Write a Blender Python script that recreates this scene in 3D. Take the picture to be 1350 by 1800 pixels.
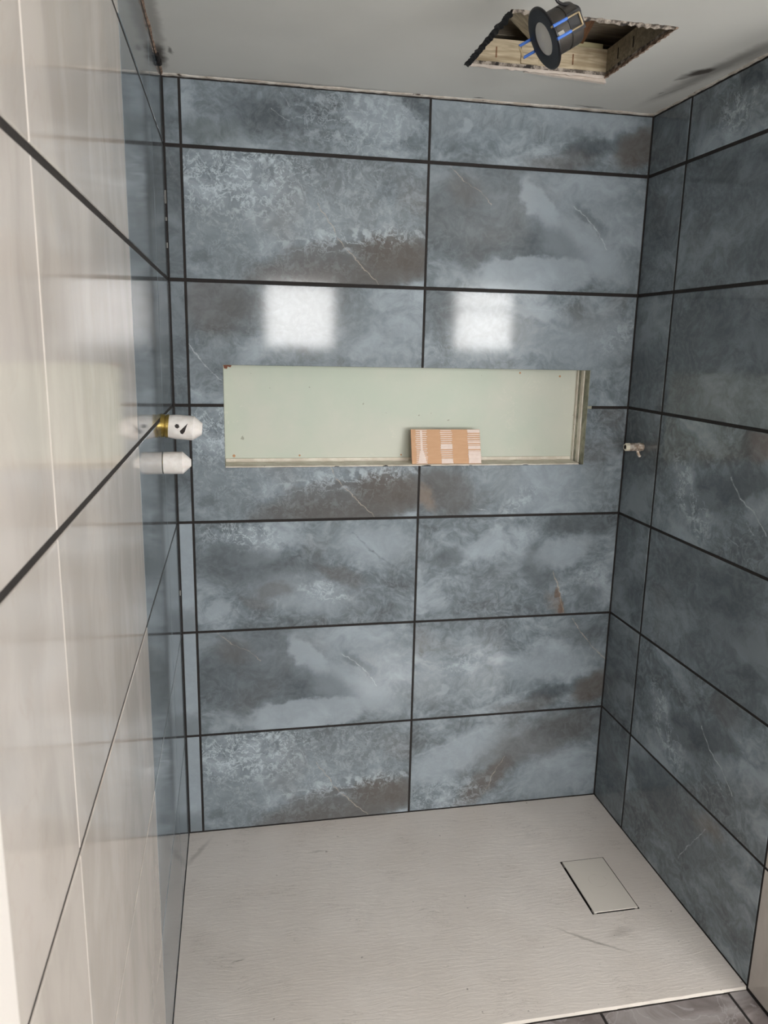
import bpy, bmesh, math, random
from mathutils import Vector, Matrix
from mathutils.geometry import tessellate_polygon

for o in list(bpy.data.objects):
    bpy.data.objects.remove(o, do_unlink=True)
SC = bpy.context.scene
COL = SC.collection
rnd = random.Random(7)

# ------------------------------------------------------------------ camera
F_PX = 1357.63
cam_d = bpy.data.cameras.new('camera')
cam_d.sensor_fit = 'VERTICAL'
cam_d.sensor_height = 24.0
cam_d.lens = F_PX / 1800.0 * 24.0
cam_d.clip_start = 0.02
cam_d.dof.use_dof = True
cam_d.dof.focus_distance = 1.95
cam_d.dof.aperture_fstop = 9.0
cam = bpy.data.objects.new('camera', cam_d)
COL.objects.link(cam)
_r = Vector((0.98176882, -0.18892632, 0.02090066))
_u = Vector((0.02048113, 0.21446245, 0.97651748))
_f = Vector((0.18897227, 0.95828634, -0.21442197))
cam.matrix_world = Matrix(((_r.x, _u.x, -_f.x, 0.1485), (_r.y, _u.y, -_f.y, -2.0246),
                           (_r.z, _u.z, -_f.z, 1.3819), (0, 0, 0, 1)))
SC.camera = cam

# ------------------------------------------------------------------ light
EXPOSURE = 0.20
WORLD_STRENGTH = 22.0
world = bpy.data.worlds.new('overcast_sky')
SC.world = world
world.use_nodes = True
wbg = world.node_tree.nodes['Background']
wbg.inputs['Color'].default_value = (1.0, 0.985, 0.975, 1)
wbg.inputs['Strength'].default_value = WORLD_STRENGTH
SC.view_settings.view_transform = 'Standard'
SC.view_settings.look = 'None'
SC.view_settings.gamma = 1.0
SC.view_settings.use_curve_mapping = False
SC.view_settings.exposure = EXPOSURE
SC.cycles.use_denoising = True
SC.cycles.use_adaptive_sampling = True
SC.cycles.adaptive_threshold = 0.06
SC.cycles.max_bounces = 6
SC.cycles.diffuse_bounces = 4
SC.cycles.glossy_bounces = 3
SC.cycles.transparent_max_bounces = 8
SC.cycles.use_light_tree = False
SC.cycles.sample_clamp_indirect = 8.0


def portal(name, loc, rot, sx, sy):
    """daylight enters through this window opening (samples the sky, gives off no light of its own)"""
    d = bpy.data.lights.new(name, 'AREA')
    d.shape = 'RECTANGLE'
    d.size, d.size_y = sx, sy
    d.cycles.is_portal = True
    o = bpy.data.objects.new(name, d)
    o.location, o.rotation_euler = loc, rot
    COL.objects.link(o)


# room dimensions (metres)
XW = 1.2446            # shower width
ZC = 1.9734            # tile top / ceiling line
TRAY_Y = -0.7565       # front edge of the shower tray
NIB_Y = -0.86          # end of the right hand shower wall
XR = 2.45              # far side of the room
YR = -2.8              # wall behind the camera
CEIL = ZC + 0.004
ROWS = [1.8262 - 0.305 * i for i in range(6)]      # horizontal joint centres
XA, XB = 0.0396, 0.6436                             # vertical joint centres, back wall
# openings in the wall behind the camera: x0, x1, z0, z1 (two small upper lights, two lower panes made up to brighten the back wall)
WINDOWS_PLUS_ADDED = [(0.32, 0.80, 1.315, 1.752), (1.52, 1.97, 1.315, 1.752), (0.92, 1.58, 0.63, 1.20), (1.68, 2.36, 0.63, 1.20)]

for (_a, _b, _c, _d) in WINDOWS_PLUS_ADDED:
    portal('window_portal', ((_a + _b) / 2, YR - 0.14, (_c + _d) / 2), (math.radians(90), 0, 0), _b - _a, _d - _c)


# printed pattern of each tile design, S merely a paler tone: soft patches (b), lace (l), veins (v), in metres on the tile face
PRINTS = {
  'A': [
    ('b', 0.295, 0.081, 0.298, 0.089, 2, 0.35, 'mid', 0.0),
    ('b', 0.236, 0.149, 0.36, 0.101, 13, 0.6, 'light', 0.35),
    ('b', 0.054, 0.096, 0.114, 0.068, 3, 0.6, 'mid', 0.5),
    ('b', 0.403, 0.041, 0.261, 0.07, 9, 0.2, 'taupe', 0.8),
    ('b', 0.525, 0.075, 0.085, 0.059, 2, 0.5, 'brown', 0.6),
    ('b', 0.371, 0.017, 0.139, 0.035, 0, 0.6, 'taupe', 0.7),
    ('l', 0.129, 0.242, 0.145, 0.08, 3, 0.45, 'lace', 1.0),
    ('l', 0.425, 0.112, 0.196, 0.02, 6, 0.6, 'lace', 0.65),
    ('l', 0.263, 0.18, 0.327, 0.147, 5, 0.6, 'lace', 0.35),
    ('b', 0.038, 0.055, 0.021, 0.014, 2, 0.4, 'dark', 0.3),
    ('b', 0.191, 0.255, 0.031, 0.025, 3, 0.3, 'dark', 0.4),
    ('v', 0.324, 0.194, 0.364, 0.135, 2.2, 'vein', 0.75),
    ('v', 0.364, 0.135, 0.389, 0.095, 2.2, 'vein', 0.75),
    ('v', 0.389, 0.095, 0.442, 0.045, 2.2, 'vein', 0.75),
    ('v', 0.442, 0.045, 0.485, 0.002, 2.2, 'vein', 0.75),
  ],
  'B': [
    ('b', 0.138, 0.186, 0.186, 0.139, 0, 0.6, 'grey', 0.75),
    ('b', 0.442, 0.201, 0.189, 0.113, -29, 0.6, 'light', 0.585),
    ('b', 0.299, 0.217, 0.073, 0.03, -50, 0.25, 'light', 0.85),
    ('b', 0.427, 0.112, 0.145, 0.051, -27, 0.5, 'light', 0.845),
    ('b', 0.333, 0.118, 0.106, 0.053, -17, 0.5, 'dark', 0.5),
    ('b', 0.3, 0.043, 0.154, 0.054, 2, 0.12, 'light', 0.78),
    ('b', 0.093, 0.249, 0.05, 0.03, -19, 0.8, 'brown', 0.4),
    ('b', 0.445, 0.191, 0.058, 0.017, -40, 0.4, 'dark', 0.4),
    ('v', 0.048, 0.306, 0.092, 0.267, 1.8, 'vein', 0.5),
    ('v', 0.092, 0.267, 0.135, 0.244, 1.8, 'vein', 0.5),
    ('v', 0.135, 0.244, 0.17, 0.213, 1.8, 'vein', 0.5),
    ('v', 0.396, 0.222, 0.434, 0.193, 2.0, 'white', 0.6),
    ('v', 0.434, 0.193, 0.464, 0.165, 2.0, 'white', 0.6),
    ('v', 0.464, 0.165, 0.499, 0.115, 2.0, 'white', 0.6),
  ],
  'C': [
    ('b', 0.485, 0.096, 0.095, 0.057, -11, 0.2, 'light', 0.55),
    ('b', 0.576, 0.122, 0.052, 0.026, -30, 0.15, 'dark', 0.6),
    ('b', 0.192, 0.08, 0.103, 0.041, -7, 0.5, 'dark', 0.6),
    ('b', 0.076, 0.034, 0.075, 0.03, -3, 0.6, 'green', 0.6),
    ('b', 0.305, 0.102, 0.067, 0.017, -21, 0.3, 'dark', 0.5),
    ('v', 0.234, 0.135, 0.259, 0.103, 1.5, 'white', 0.35),
    ('v', 0.213, 0.095, 0.254, 0.072, 1.5, 'white', 0.3),
    ('l', 0.421, 0.081, 0.163, 0.081, -5, 0.5, 'lace', 0.5),
  ],
  'D': [
    ('b', 0.066, 0.26, 0.1, 0.08, -7, 0.6, 'taupe', 0.8),
    ('b', 0.262, 0.239, 0.169, 0.084, -11, 0.7, 'grey', 0.4),
    ('b', 0.512, 0.208, 0.119, 0.071, -12, 0.7, 'light', 0.4),
    ('b', 0.055, 0.103, 0.071, 0.043, -11, 0.7, 'dark', 0.4),
    ('v', -0.002, 0.155, 0.03, 0.117, 2.2, 'white', 0.5),
    ('v', 0.03, 0.117, 0.057, 0.082, 2.2, 'white', 0.5),
    ('v', 0.057, 0.082, 0.085, 0.058, 2.2, 'white', 0.5),
  ],
  'K': [
    ('b', 0.054, 0.256, 0.087, 0.061, -22, 0.7, 'grey', 0.6),
    ('b', 0.469, 0.18, 0.145, 0.072, 12, 0.7, 'light', 0.65),
    ('b', 0.318, 0.254, 0.08, 0.016, -9, 0.5, 'light', 0.78),
    ('l', 0.554, 0.198, 0.066, 0.033, 35, 0.6, 'lace', 0.5),
    ('v', 0.284, 0.263, 0.35, 0.26, 2.0, 'white', 0.3),
    ('v', 0.35, 0.26, 0.385, 0.24, 2.0, 'white', 0.3),
  ],
  'F': [
    ('b', 0.076, 0.071, 0.091, 0.064, -21, 0.5, 'taupe', 0.8),
    ('b', 0.019, 0.057, 0.038, 0.017, -55, 0.7, 'tan', 0.55),
    ('b', 0.362, 0.077, 0.168, 0.084, -6, 0.7, 'light', 0.65),
    ('l', 0.283, 0.042, 0.067, 0.027, 32, 0.6, 'lace', 0.6),
    ('v', 0.167, 0.026, 0.199, 0.015, 1.8, 'white', 0.5),
  ],
  'G': [
    ('b', 0.14, 0.178, 0.169, 0.059, -10, 0.5, 'grey', 0.8),
    ('b', 0.499, 0.232, 0.122, 0.055, -7, 0.7, 'light', 0.78),
    ('b', 0.296, 0.095, 0.142, 0.057, -9, 0.6, 'light', 0.65),
    ('b', 0.211, 0.11, 0.053, 0.024, 4, 0.4, 'taupe', 0.55),
    ('b', 0.159, 0.076, 0.042, 0.017, -10, 0.5, 'taupe', 0.5),
    ('b', 0.392, 0.142, 0.063, 0.022, -18, 0.5, 'taupe', 0.6),
    ('b', 0.055, 0.062, 0.033, 0.023, 39, 0.4, 'light', 0.78),
    ('l', 0.126, 0.27, 0.099, 0.035, -11, 0.5, 'lace', 1.0),
    ('l', 0.349, 0.099, 0.07, 0.024, -21, 0.5, 'lace', 0.9),
    ('v', 0.423, 0.267, 0.477, 0.211, 4.0, 'grey', 0.4),
    ('v', 0.477, 0.211, 0.595, 0.128, 4.0, 'grey', 0.4),
    ('v', 0.381, 0.181, 0.484, 0.144, 6.0, 'grey', 0.4),
    ('v', 0.484, 0.144, 0.591, 0.066, 6.0, 'grey', 0.4),
  ],
  'H': [
    ('b', 0.099, 0.188, 0.049, 0.025, 17, 0.35, 'grey', 0.7),
    ('b', 0.469, 0.274, 0.113, 0.034, -1, 0.5, 'grey', 0.8),
    ('b', 0.367, 0.147, 0.075, 0.045, -64, 0.5, 'grey', 0.8),
    ('b', 0.267, 0.15, 0.089, 0.036, 12, 0.6, 'grey', 0.4),
    ('b', 0.199, 0.217, 0.067, 0.033, 17, 0.5, 'light', 0.78),
    ('b', 0.442, 0.194, 0.092, 0.041, 16, 0.35, 'light', 0.78),
    ('b', 0.519, 0.075, 0.049, 0.034, -16, 0.6, 'grey', 0.5),
    ('b', 0.414, 0.04, 0.035, 0.017, -57, 0.8, 'tan', 0.4),
    ('v', 0.41, 0.134, 0.427, 0.09, 3.0, 'vein', 0.8),
    ('v', 0.427, 0.09, 0.438, 0.056, 3.0, 'vein', 0.8),
    ('v', 0.438, 0.056, 0.453, 0.006, 3.0, 'vein', 0.8),
    ('b', 0.428, 0.066, 0.015, 0.01, -53, 0.3, 'rust', 0.8),
    ('b', 0.439, 0.028, 0.023, 0.011, -64, 0.4, 'rust', 0.8),
    ('l', 0.539, 0.119, 0.058, 0.029, -2, 0.5, 'lace', 0.5),
  ],
  'E': [
    ('b', 0.427, 0.156, 0.134, 0.06, 7, 0.6, 'light', 0.78),
    ('b', 0.507, 0.244, 0.088, 0.035, -3, 0.6, 'grey', 0.6),
    ('b', 0.557, 0.065, 0.068, 0.041, 34, 0.4, 'brown', 0.8),
    ('b', 0.434, 0.062, 0.064, 0.022, 7, 0.4, 'dark', 0.7),
    ('b', 0.35, 0.021, 0.087, 0.026, 8, 0.6, 'brown', 0.5),
    ('b', 0.065, 0.111, 0.138, 0.055, 1, 0.6, 'light', 0.455),
    ('l', 0.134, 0.174, 0.068, 0.034, 16, 0.6, 'lace', 0.5),
    ('b', 0.093, 0.086, 0.022, 0.013, 11, 0.3, 'light', 0.65),
    ('v', 0.48, 0.294, 0.507, 0.25, 2.2, 'vein', 0.7),
    ('v', 0.507, 0.25, 0.571, 0.183, 2.2, 'vein', 0.7),
    ('v', 0.571, 0.183, 0.604, 0.148, 2.2, 'vein', 0.7),
  ],
  'I': [
    ('b', 0.138, 0.176, 0.186, 0.056, 19, 0.5, 'light', 0.78),
    ('b', 0.425, 0.217, 0.19, 0.067, 16, 0.5, 'taupe', 0.7),
    ('b', 0.232, 0.081, 0.117, 0.035, 42, 0.4, 'brown', 0.7),
    ('b', 0.472, 0.088, 0.134, 0.08, 12, 0.5, 'light', 0.65),
    ('v', 0.015, 0.187, 0.188, 0.246, 6.0, 'light', 0.4),
    ('v', 0.188, 0.246, 0.31, 0.302, 6.0, 'light', 0.4),
    ('v', 0.234, 0.043, 0.269, 0.126, 2.0, 'vein', 0.6),
    ('v', 0.269, 0.126, 0.296, 0.162, 2.0, 'vein', 0.6),
    ('l', 0.107, 0.046, 0.145, 0.058, 10, 0.5, 'lace', 0.5),
  ],
  'J': [
    ('b', 0.256, 0.14, 0.112, 0.05, 19, 0.35, 'dark', 0.7),
    ('b', 0.38, 0.186, 0.078, 0.039, 18, 0.3, 'grey', 0.7),
    ('b', 0.421, 0.141, 0.041, 0.028, 30, 0.3, 'light', 0.5),
    ('b', 0.126, 0.152, 0.067, 0.033, -28, 0.5, 'light', 0.5),
    ('b', 0.235, 0.252, 0.052, 0.026, -18, 0.4, 'light', 0.4),
    ('b', 0.385, 0.267, 0.057, 0.029, 8, 0.6, 'taupe', 0.6),
    ('l', 0.187, 0.084, 0.082, 0.041, -33, 0.5, 'lace', 1.0),
    ('l', 0.117, 0.169, 0.053, 0.027, -56, 0.5, 'lace', 0.9),
    ('v', 0.313, 0.191, 0.358, 0.147, 3.0, 'white', 0.65),
    ('v', 0.358, 0.147, 0.407, 0.13, 3.0, 'white', 0.65),
    ('v', 0.407, 0.13, 0.451, 0.089, 3.0, 'white', 0.65),
    ('v', 0.384, 0.1, 0.413, 0.08, 2.0, 'white', 0.5),
    ('v', 0.327, 0.055, 0.369, 0.044, 1.5, 'white', 0.4),
  ],
  'M': [
    ('b', 0.122, 0.247, 0.129, 0.065, 5, 0.5, 'dark', 0.6),
    ('b', 0.38, 0.27, 0.056, 0.028, 22, 0.6, 'tan', 0.35),
    ('b', 0.289, 0.183, 0.129, 0.065, -2, 0.6, 'grey', 0.5),
    ('v', 0.282, 0.112, 0.34, 0.204, 2.0, 'white', 0.6),
    ('v', 0.34, 0.204, 0.375, 0.257, 2.0, 'white', 0.6),
  ],
  'N': [
    ('b', 0.229, 0.122, 0.043, 0.026, -9, 0.5, 'dark', 0.7),
    ('b', 0.062, 0.082, 0.054, 0.043, -14, 0.6, 'dark', 0.5),
    ('l', 0.186, 0.064, 0.057, 0.04, -8, 0.5, 'lace', 0.9),
  ],
  'S': [
    ('b', 0.32, 0.15, 0.3, 0.3, 0, 0.5, 'light', 0.9),
    ('b', 0.32, 0.02, 0.3, 0.05, 0, 0.5, 'grey', 0.6),
  ],
}


# ------------------------------------------------------------------ materials
def lin(c):
    c = c / 255.0
    return c / 12.92 if c <= 0.04045 else ((c + 0.055) / 1.055) ** 2.4


def rgb(r, g, b):
    return (lin(r), lin(g), lin(b), 1.0)


class NT:
    """thin wrapper that adds and wires shader nodes"""

    def __init__(self, tree):
        self.t = tree

    def n(self, typ, **kw):
        nd = self.t.nodes.new(typ)
        for k, v in kw.items():
            setattr(nd, k, v)
        return nd

    def put(self, sock, v):
        if isinstance(v, bpy.types.NodeSocket):
            self.t.links.new(v, sock)
        elif v is not None:
            sock.default_value = v

    def math(self, op, a, b=None, c=None, clamp=False):
        nd = self.n('ShaderNodeMath', operation=op, use_clamp=clamp)
        for i, v in enumerate((a, b, c)):
            if v is not None:
                self.put(nd.inputs[i], v)
        return nd.outputs[0]

    def vmath(self, op, a, b=None, scale=None):
        nd = self.n('ShaderNodeVectorMath', operation=op)
        self.put(nd.inputs[0], a)
        if b is not None:
            self.put(nd.inputs[1], b)
        if scale is not None:
            self.put(nd.inputs['Scale'], scale)
        return nd.outputs['Value'] if op in ('LENGTH', 'DOT_PRODUCT') else nd.outputs[0]

    def noise(self, vec, scale, detail=4, rough=0.5, dist=0.0, color=False):
        nd = self.n('ShaderNodeTexNoise')
        self.put(nd.inputs['Vector'], vec)
        self.put(nd.inputs['Scale'], scale)
        nd.inputs['Detail'].default_value = detail
        nd.inputs['Roughness'].default_value = rough
        nd.inputs['Distortion'].default_value = dist
        return nd.outputs['Color' if color else 'Fac']

    def rng(self, v, a, b, c=0.0, d=1.0, smooth=True):
        nd = self.n('ShaderNodeMapRange', interpolation_type='SMOOTHSTEP' if smooth else 'LINEAR')
        for s, x in zip(('Value', 'From Min', 'From Max', 'To Min', 'To Max'), (v, a, b, c, d)):
            self.put(nd.inputs[s], x)
        return nd.outputs[0]

    def mix(self, fac, a, b):
        nd = self.n('ShaderNodeMix', data_type='RGBA')
        self.put(nd.inputs[0], fac)
        self.put(nd.inputs[6], a)
        self.put(nd.inputs[7], b)
        return nd.outputs[2]

    def mapping(self, vec, loc=(0, 0, 0), rot=(0, 0, 0), scale=(1, 1, 1), typ='POINT'):
        nd = self.n('ShaderNodeMapping', vector_type=typ)
        self.put(nd.inputs['Vector'], vec)
        self.put(nd.inputs['Location'], loc)
        self.put(nd.inputs['Rotation'], rot)
        self.put(nd.inputs['Scale'], scale)
        return nd.outputs[0]

    def bump(self, h, strength, dist=0.001):
        nd = self.n('ShaderNodeBump')
        nd.inputs['Strength'].default_value = strength
        nd.inputs['Distance'].default_value = dist
        self.put(nd.inputs['Height'], h)
        return nd.outputs[0]


def material(name, rough=0.5, metal=0.0, color=None):
    m = bpy.data.materials.new(name)
    m.use_nodes = True
    b = m.node_tree.nodes['Principled BSDF']
    b.inputs['Roughness'].default_value = rough
    b.inputs['Metallic'].default_value = metal
    if color:
        b.inputs['Base Color'].default_value = color
    return m, NT(m.node_tree), b


def group(name, ins, outs):
    g = bpy.data.node_groups.new(name, 'ShaderNodeTree')
    for nm, ty in ins:
        g.interface.new_socket(nm, in_out='INPUT', socket_type=ty)
    for nm, ty in outs:
        g.interface.new_socket(nm, in_out='OUTPUT', socket_type=ty)
    t = NT(g)
    return g, t, t.n('NodeGroupInput').outputs, t.n('NodeGroupOutput').inputs


V, FL, CO = 'NodeSocketVector', 'NodeSocketFloat', 'NodeSocketColor'

# soft edged ellipse
G_BLOB, _t, _i, _o = group('ellipse_mask', [('P', V), ('C', V), ('R', V), ('S', V), ('Soft', FL), ('K', FL)], [('M', FL)])
_d = _t.vmath('LENGTH', _t.mapping(_i['P'], _i['C'], _i['R'], _i['S'], 'TEXTURE'))
_m = _t.rng(_d, _t.math('ADD', 1.0, _i['Soft']), _t.math('SUBTRACT', 1.0, _i['Soft']))
_t.put(_o['M'], _t.math('MULTIPLY', _m, _i['K']))

# line segment with tapering noise-broken strength
G_VEIN, _t, _i, _o = group('segment_mask', [('P', V), ('C', V), ('R', V), ('L', FL), ('W', FL), ('K', FL)], [('M', FL)])
_s = _t.n('ShaderNodeSeparateXYZ')
_t.put(_s.inputs[0], _t.mapping(_i['P'], _i['C'], _i['R'], (1, 1, 1), 'TEXTURE'))
_cl = _t.n('ShaderNodeClamp')
_t.put(_cl.inputs['Value'], _s.outputs[0])
_t.put(_cl.inputs['Max'], _i['L'])
_dx = _t.math('SUBTRACT', _s.outputs[0], _cl.outputs[0])
_d = _t.math('SQRT', _t.math('ADD', _t.math('MULTIPLY', _dx, _dx), _t.math('MULTIPLY', _s.outputs[1], _s.outputs[1])))
_n = _t.rng(_t.noise(_i['P'], 45.0, 1), 0.35, 0.6, 0.35, 1.0)
_m = _t.rng(_d, _i['W'], 0.0)
_t.put(_o['M'], _t.math('MULTIPLY', _t.math('MULTIPLY', _m, _n), _i['K']))

PAL = dict(dark=rgb(62, 69, 74), mid=rgb(111, 121, 127), light=rgb(160, 171, 179), grey=rgb(91, 98, 102), taupe=rgb(94, 92, 90),
           brown=rgb(96, 88, 81), tan=rgb(148, 131, 116), rust=rgb(112, 86, 64), green=rgb(64, 73, 70),
           vein=rgb(180, 171, 159), white=rgb(198, 206, 212), lace=rgb(192, 204, 212))

# cloudy blue-grey onyx ground shared by every print
G_BASE, _t, _i, _o = group('onyx_ground', [('P', V), ('Seed', FL)], [('Color', CO), ('Warp', V), ('Lace', FL)])
_cx = _t.n('ShaderNodeCombineXYZ')
_t.put(_cx.inputs[2], _i['Seed'])
_p = _t.vmath('ADD', _i['P'], _cx.outputs[0])
_w1 = _t.vmath('SCALE', _t.vmath('SUBTRACT', _t.noise(_p, 9.0, 3, 0.5, color=True), (0.5, 0.5, 0.5)), scale=0.11)
_pw = _t.vmath('ADD', _p, _w1)
_st = _t.mapping(_pw, rot=(0, 0, math.radians(24)), scale=(1.0, 1.5, 1.0))
_c1 = _t.noise(_st, 4.2, 6, 0.6, 0.15)
_c2 = _t.noise(_t.vmath('ADD', _st, (3.1, 1.7, 0.4)), 16.0, 5, 0.66, 0.0)
_c = _t.math('ADD', _t.math('MULTIPLY', _c1, 0.72), _t.math('MULTIPLY', _c2, 0.28))
_col = _t.mix(_t.rng(_c, 0.37, 0.52), PAL['grey'], PAL['mid'])
_col = _t.mix(_t.math('MULTIPLY', _t.rng(_c, 0.48, 0.64), 0.9), _col, PAL['light'])
_br = _t.noise(_t.vmath('ADD', _pw, (7.3, 2.2, 1.0)), 4.0, 4, 0.5)
_col = _t.mix(_t.math('MULTIPLY', _t.rng(_br, 0.56, 0.72), 0.55), _col, PAL['taupe'])
# mottled grain
_g = _t.noise(_pw, 60.0, 3, 0.65)
_col = _t.mix(_t.math('MULTIPLY', _t.rng(_g, 0.38, 0.70), 0.32), _col, PAL['light'])
# faint ridged filaments everywhere
_f1 = _t.noise(_t.vmath('ADD', _pw, (1.1, 5.2, 2.0)), 22.0, 4, 0.55, 0.0)
_rd = _t.rng(_t.math('ABSOLUTE', _t.math('SUBTRACT', _f1, 0.5)), 0.03, 0.0)
_mk = _t.rng(_t.noise(_t.vmath('ADD', _p, (4.0, 9.0, 3.0)), 6.0, 2), 0.46, 0.62)
_col = _t.mix(_t.math('MULTIPLY', _t.math('MULTIPLY', _rd, _mk), 0.13), _col, PAL['lace'])
# strong lace used by the prints: frilly bright scallops
_wl = _t.vmath('ADD', _i['P'], _t.vmath('SCALE', _t.vmath('SUBTRACT', _t.noise(_i['P'], 26.0, 3, 0.6, color=True), (0.5, 0.5, 0.5)), scale=0.045))
_l1 = _t.noise(_wl, 26.0, 4, 0.62, 0.5)
_lr = _t.rng(_t.math('ABSOLUTE', _t.math('SUBTRACT', _l1, 0.5)), 0.035, 0.0)
_l2 = _t.rng(_t.noise(_wl, 34.0, 4, 0.6, 0.0), 0.52, 0.68)
_lace = _t.math('MAXIMUM', _t.math('MULTIPLY', _lr, 0.85), _l2)
_t.put(_o['Lace'], _lace)
_t.put(_o['Color'], _col)
_wp = _t.vmath('SCALE', _t.vmath('SUBTRACT', _t.noise(_p, 16.0, 4, 0.62, color=True), (0.5, 0.5, 0.5)), scale=0.075)
_t.put(_o['Warp'], _t.vmath('ADD', _i['P'], _wp))


def onyx(name, feats, seed, per_object=False):
    m, t, b = material('onyx_tile_' + name, 0.085)
    uv = t.n('ShaderNodeUVMap', uv_map='UVMap').outputs[0]
    base = t.n('ShaderNodeGroup', node_tree=G_BASE)
    t.put(base.inputs['P'], uv)
    if per_object:
        t.put(base.inputs['Seed'], t.math('MULTIPLY', t.n('ShaderNodeObjectInfo').outputs['Random'], 40.0))
    else:
        base.inputs['Seed'].default_value = seed
    col = base.outputs['Color']
    warp = base.outputs['Warp']
    fine = t.vmath('ADD', uv, t.vmath('SCALE', t.vmath('SUBTRACT', t.noise(uv, 38.0, 4, 0.6, color=True), (0.5, 0.5, 0.5)), scale=0.018))
    for f in feats:
        if f[0] == 'v':
            _, x0, y0, x1, y1, w, key, k = f
            g = t.n('ShaderNodeGroup', node_tree=G_VEIN)
            t.put(g.inputs['P'], fine)
            g.inputs['C'].default_value = (x0, y0, 0)
            g.inputs['R'].default_value = (0, 0, math.atan2(y1 - y0, x1 - x0))
            g.inputs['L'].default_value = math.hypot(x1 - x0, y1 - y0)
            g.inputs['W'].default_value = w / 1000.0
            g.inputs['K'].default_value = k
            col = t.mix(g.outputs[0], col, PAL[key])
            continue
        kind, cx, cy, ra, rb, ang, soft, key, k = f
        g = t.n('ShaderNodeGroup', node_tree=G_BLOB)
        t.put(g.inputs['P'], warp)
        g.inputs['C'].default_value = (cx, cy, 0)
        g.inputs['R'].default_value = (0, 0, math.radians(ang))
        g.inputs['S'].default_value = (ra, rb, 1)
        g.inputs['Soft'].default_value = soft
        g.inputs['K'].default_value = k
        fac = g.outputs[0]
        if kind == 'l':
            fac = t.math('MULTIPLY', fac, t.math('MULTIPLY', base.outputs['Lace'], 0.75))
        else:
            fac = t.math('MULTIPLY', fac, 0.85)
        col = t.mix(fac, col, PAL[key])
    t.put(b.inputs['Base Color'], col)
    # very slight waviness of the polished glaze
    t.put(b.inputs['Normal'], t.bump(t.noise(uv, 9.0, 1), 0.05, 0.002))
    b.inputs['IOR'].default_value = 1.43
    return m


ONYX = {k: onyx(k.lower(), v, 3.7 * i + 1.3) for i, (k, v) in enumerate(PRINTS.items())}
ONYX['X'] = onyx('plain', [('b', 0.2, 0.15, 0.6, 0.3, 0, 0.9, 'grey', 0.45), ('b', 0.35, 0.2, 0.2, 0.08, -30, 0.7, 'dark', 0.4)], 0, per_object=True)  # grey and dark patches imitate the dimmer light on the right wall

# tile body seen at cut edges
M_BODY = material('tile_body_grey', 0.7, color=rgb(44, 46, 48))[0]
M_BODYW = material('tile_body_white', 0.6, color=rgb(172, 162, 152))[0]

# cream-white wall tile with faint upright smoky streaks
M_WHITE, t, b = material('cream_tile', 0.075)
uv = t.n('ShaderNodeUVMap', uv_map='UVMap').outputs[0]
sd = t.n('ShaderNodeCombineXYZ')
t.put(sd.inputs[2], t.math('MULTIPLY', t.n('ShaderNodeObjectInfo').outputs['Random'], 30.0))
p = t.vmath('ADD', uv, sd.outputs[0])
p = t.vmath('ADD', p, t.vmath('SCALE', t.noise(p, 4.0, 3, color=True), scale=0.12))
q = t.mapping(p, rot=(0, 0, math.radians(12)), scale=(3.2, 1.0, 1.0))
c = t.noise(q, 3.2, 6, 0.55, 0.5)
col = t.mix(t.rng(c, 0.38, 0.64), rgb(184, 177, 170), rgb(200, 193, 186))
col = t.mix(t.math('MULTIPLY', t.rng(t.noise(t.vmath('ADD', p, (5, 3, 1)), 5.0, 3), 0.54, 0.70), 0.30), col, rgb(184, 182, 179))
ln = t.rng(t.math('ABSOLUTE', t.math('SUBTRACT', t.noise(t.vmath('ADD', q, (2, 8, 0)), 6.0, 4, 0.5, 0.6), 0.5)), 0.02, 0.0)
col = t.mix(t.math('MULTIPLY', ln, 0.08), col, rgb(170, 148, 126))
t.put(b.inputs['Base Color'], col)
t.put(b.inputs['Normal'], t.bump(t.noise(uv, 8.0, 1), 0.05, 0.002))

# grey-lilac floor tile
M_FLOORT, t, b = material('floor_tile', 0.16)
uv = t.n('ShaderNodeUVMap', uv_map='UVMap').outputs[0]
sd = t.n('ShaderNodeCombineXYZ')
t.put(sd.inputs[2], t.math('MULTIPLY', t.n('ShaderNodeObjectInfo').outputs['Random'], 30.0))
p = t.vmath('ADD', uv, sd.outputs[0])
c = t.noise(t.mapping(p, rot=(0, 0, 0.5), scale=(1, 1.8, 1)), 6.0, 7, 0.6, 0.6)
col = t.mix(t.rng(c, 0.36, 0.62), rgb(118, 110, 108), rgb(160, 154, 153))
rd = t.rng(t.math('ABSOLUTE', t.math('SUBTRACT', t.noise(p, 9.0, 5, 0.55, 0.8), 0.5)), 0.02, 0.0)
col = t.mix(t.math('MULTIPLY', rd, 0.4), col, rgb(184, 180, 180))
t.put(b.inputs['Base Color'], col)

# dark brown-black grout
M_GROUT, t, b = material('dark_grout', 0.85)
tc = t.n('ShaderNodeTexCoord').outputs['Object']
col = t.mix(t.noise(tc, 40.0, 5, 0.6), rgb(20, 18, 18), rgb(44, 38, 35))
t.put(b.inputs['Base Color'], col)
t.put(b.inputs['Normal'], t.bump(t.noise(tc, 300.0, 3), 0.4, 0.001))


def blobs(t, vec, lst, warp_scale, warp_amt):
    w = t.vmath('ADD', vec, t.vmath('SCALE', t.vmath('SUBTRACT', t.noise(vec, warp_scale, 4, 0.6, color=True), (0.5, 0.5, 0.5)), scale=warp_amt))
    out = None
    for (cx, cy, ra, rb, ang, soft, k) in lst:
        g = t.n('ShaderNodeGroup', node_tree=G_BLOB)
        t.put(g.inputs['P'], w)
        g.inputs['C'].default_value = (cx, cy, 0)
        g.inputs['R'].default_value = (0, 0, math.radians(ang))
        g.inputs['S'].default_value = (ra, rb, 1)
        g.inputs['Soft'].default_value = soft
        g.inputs['K'].default_value = k
        out = g.outputs[0] if out is None else t.math('MAXIMUM', out, g.outputs[0])
    return out


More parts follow.
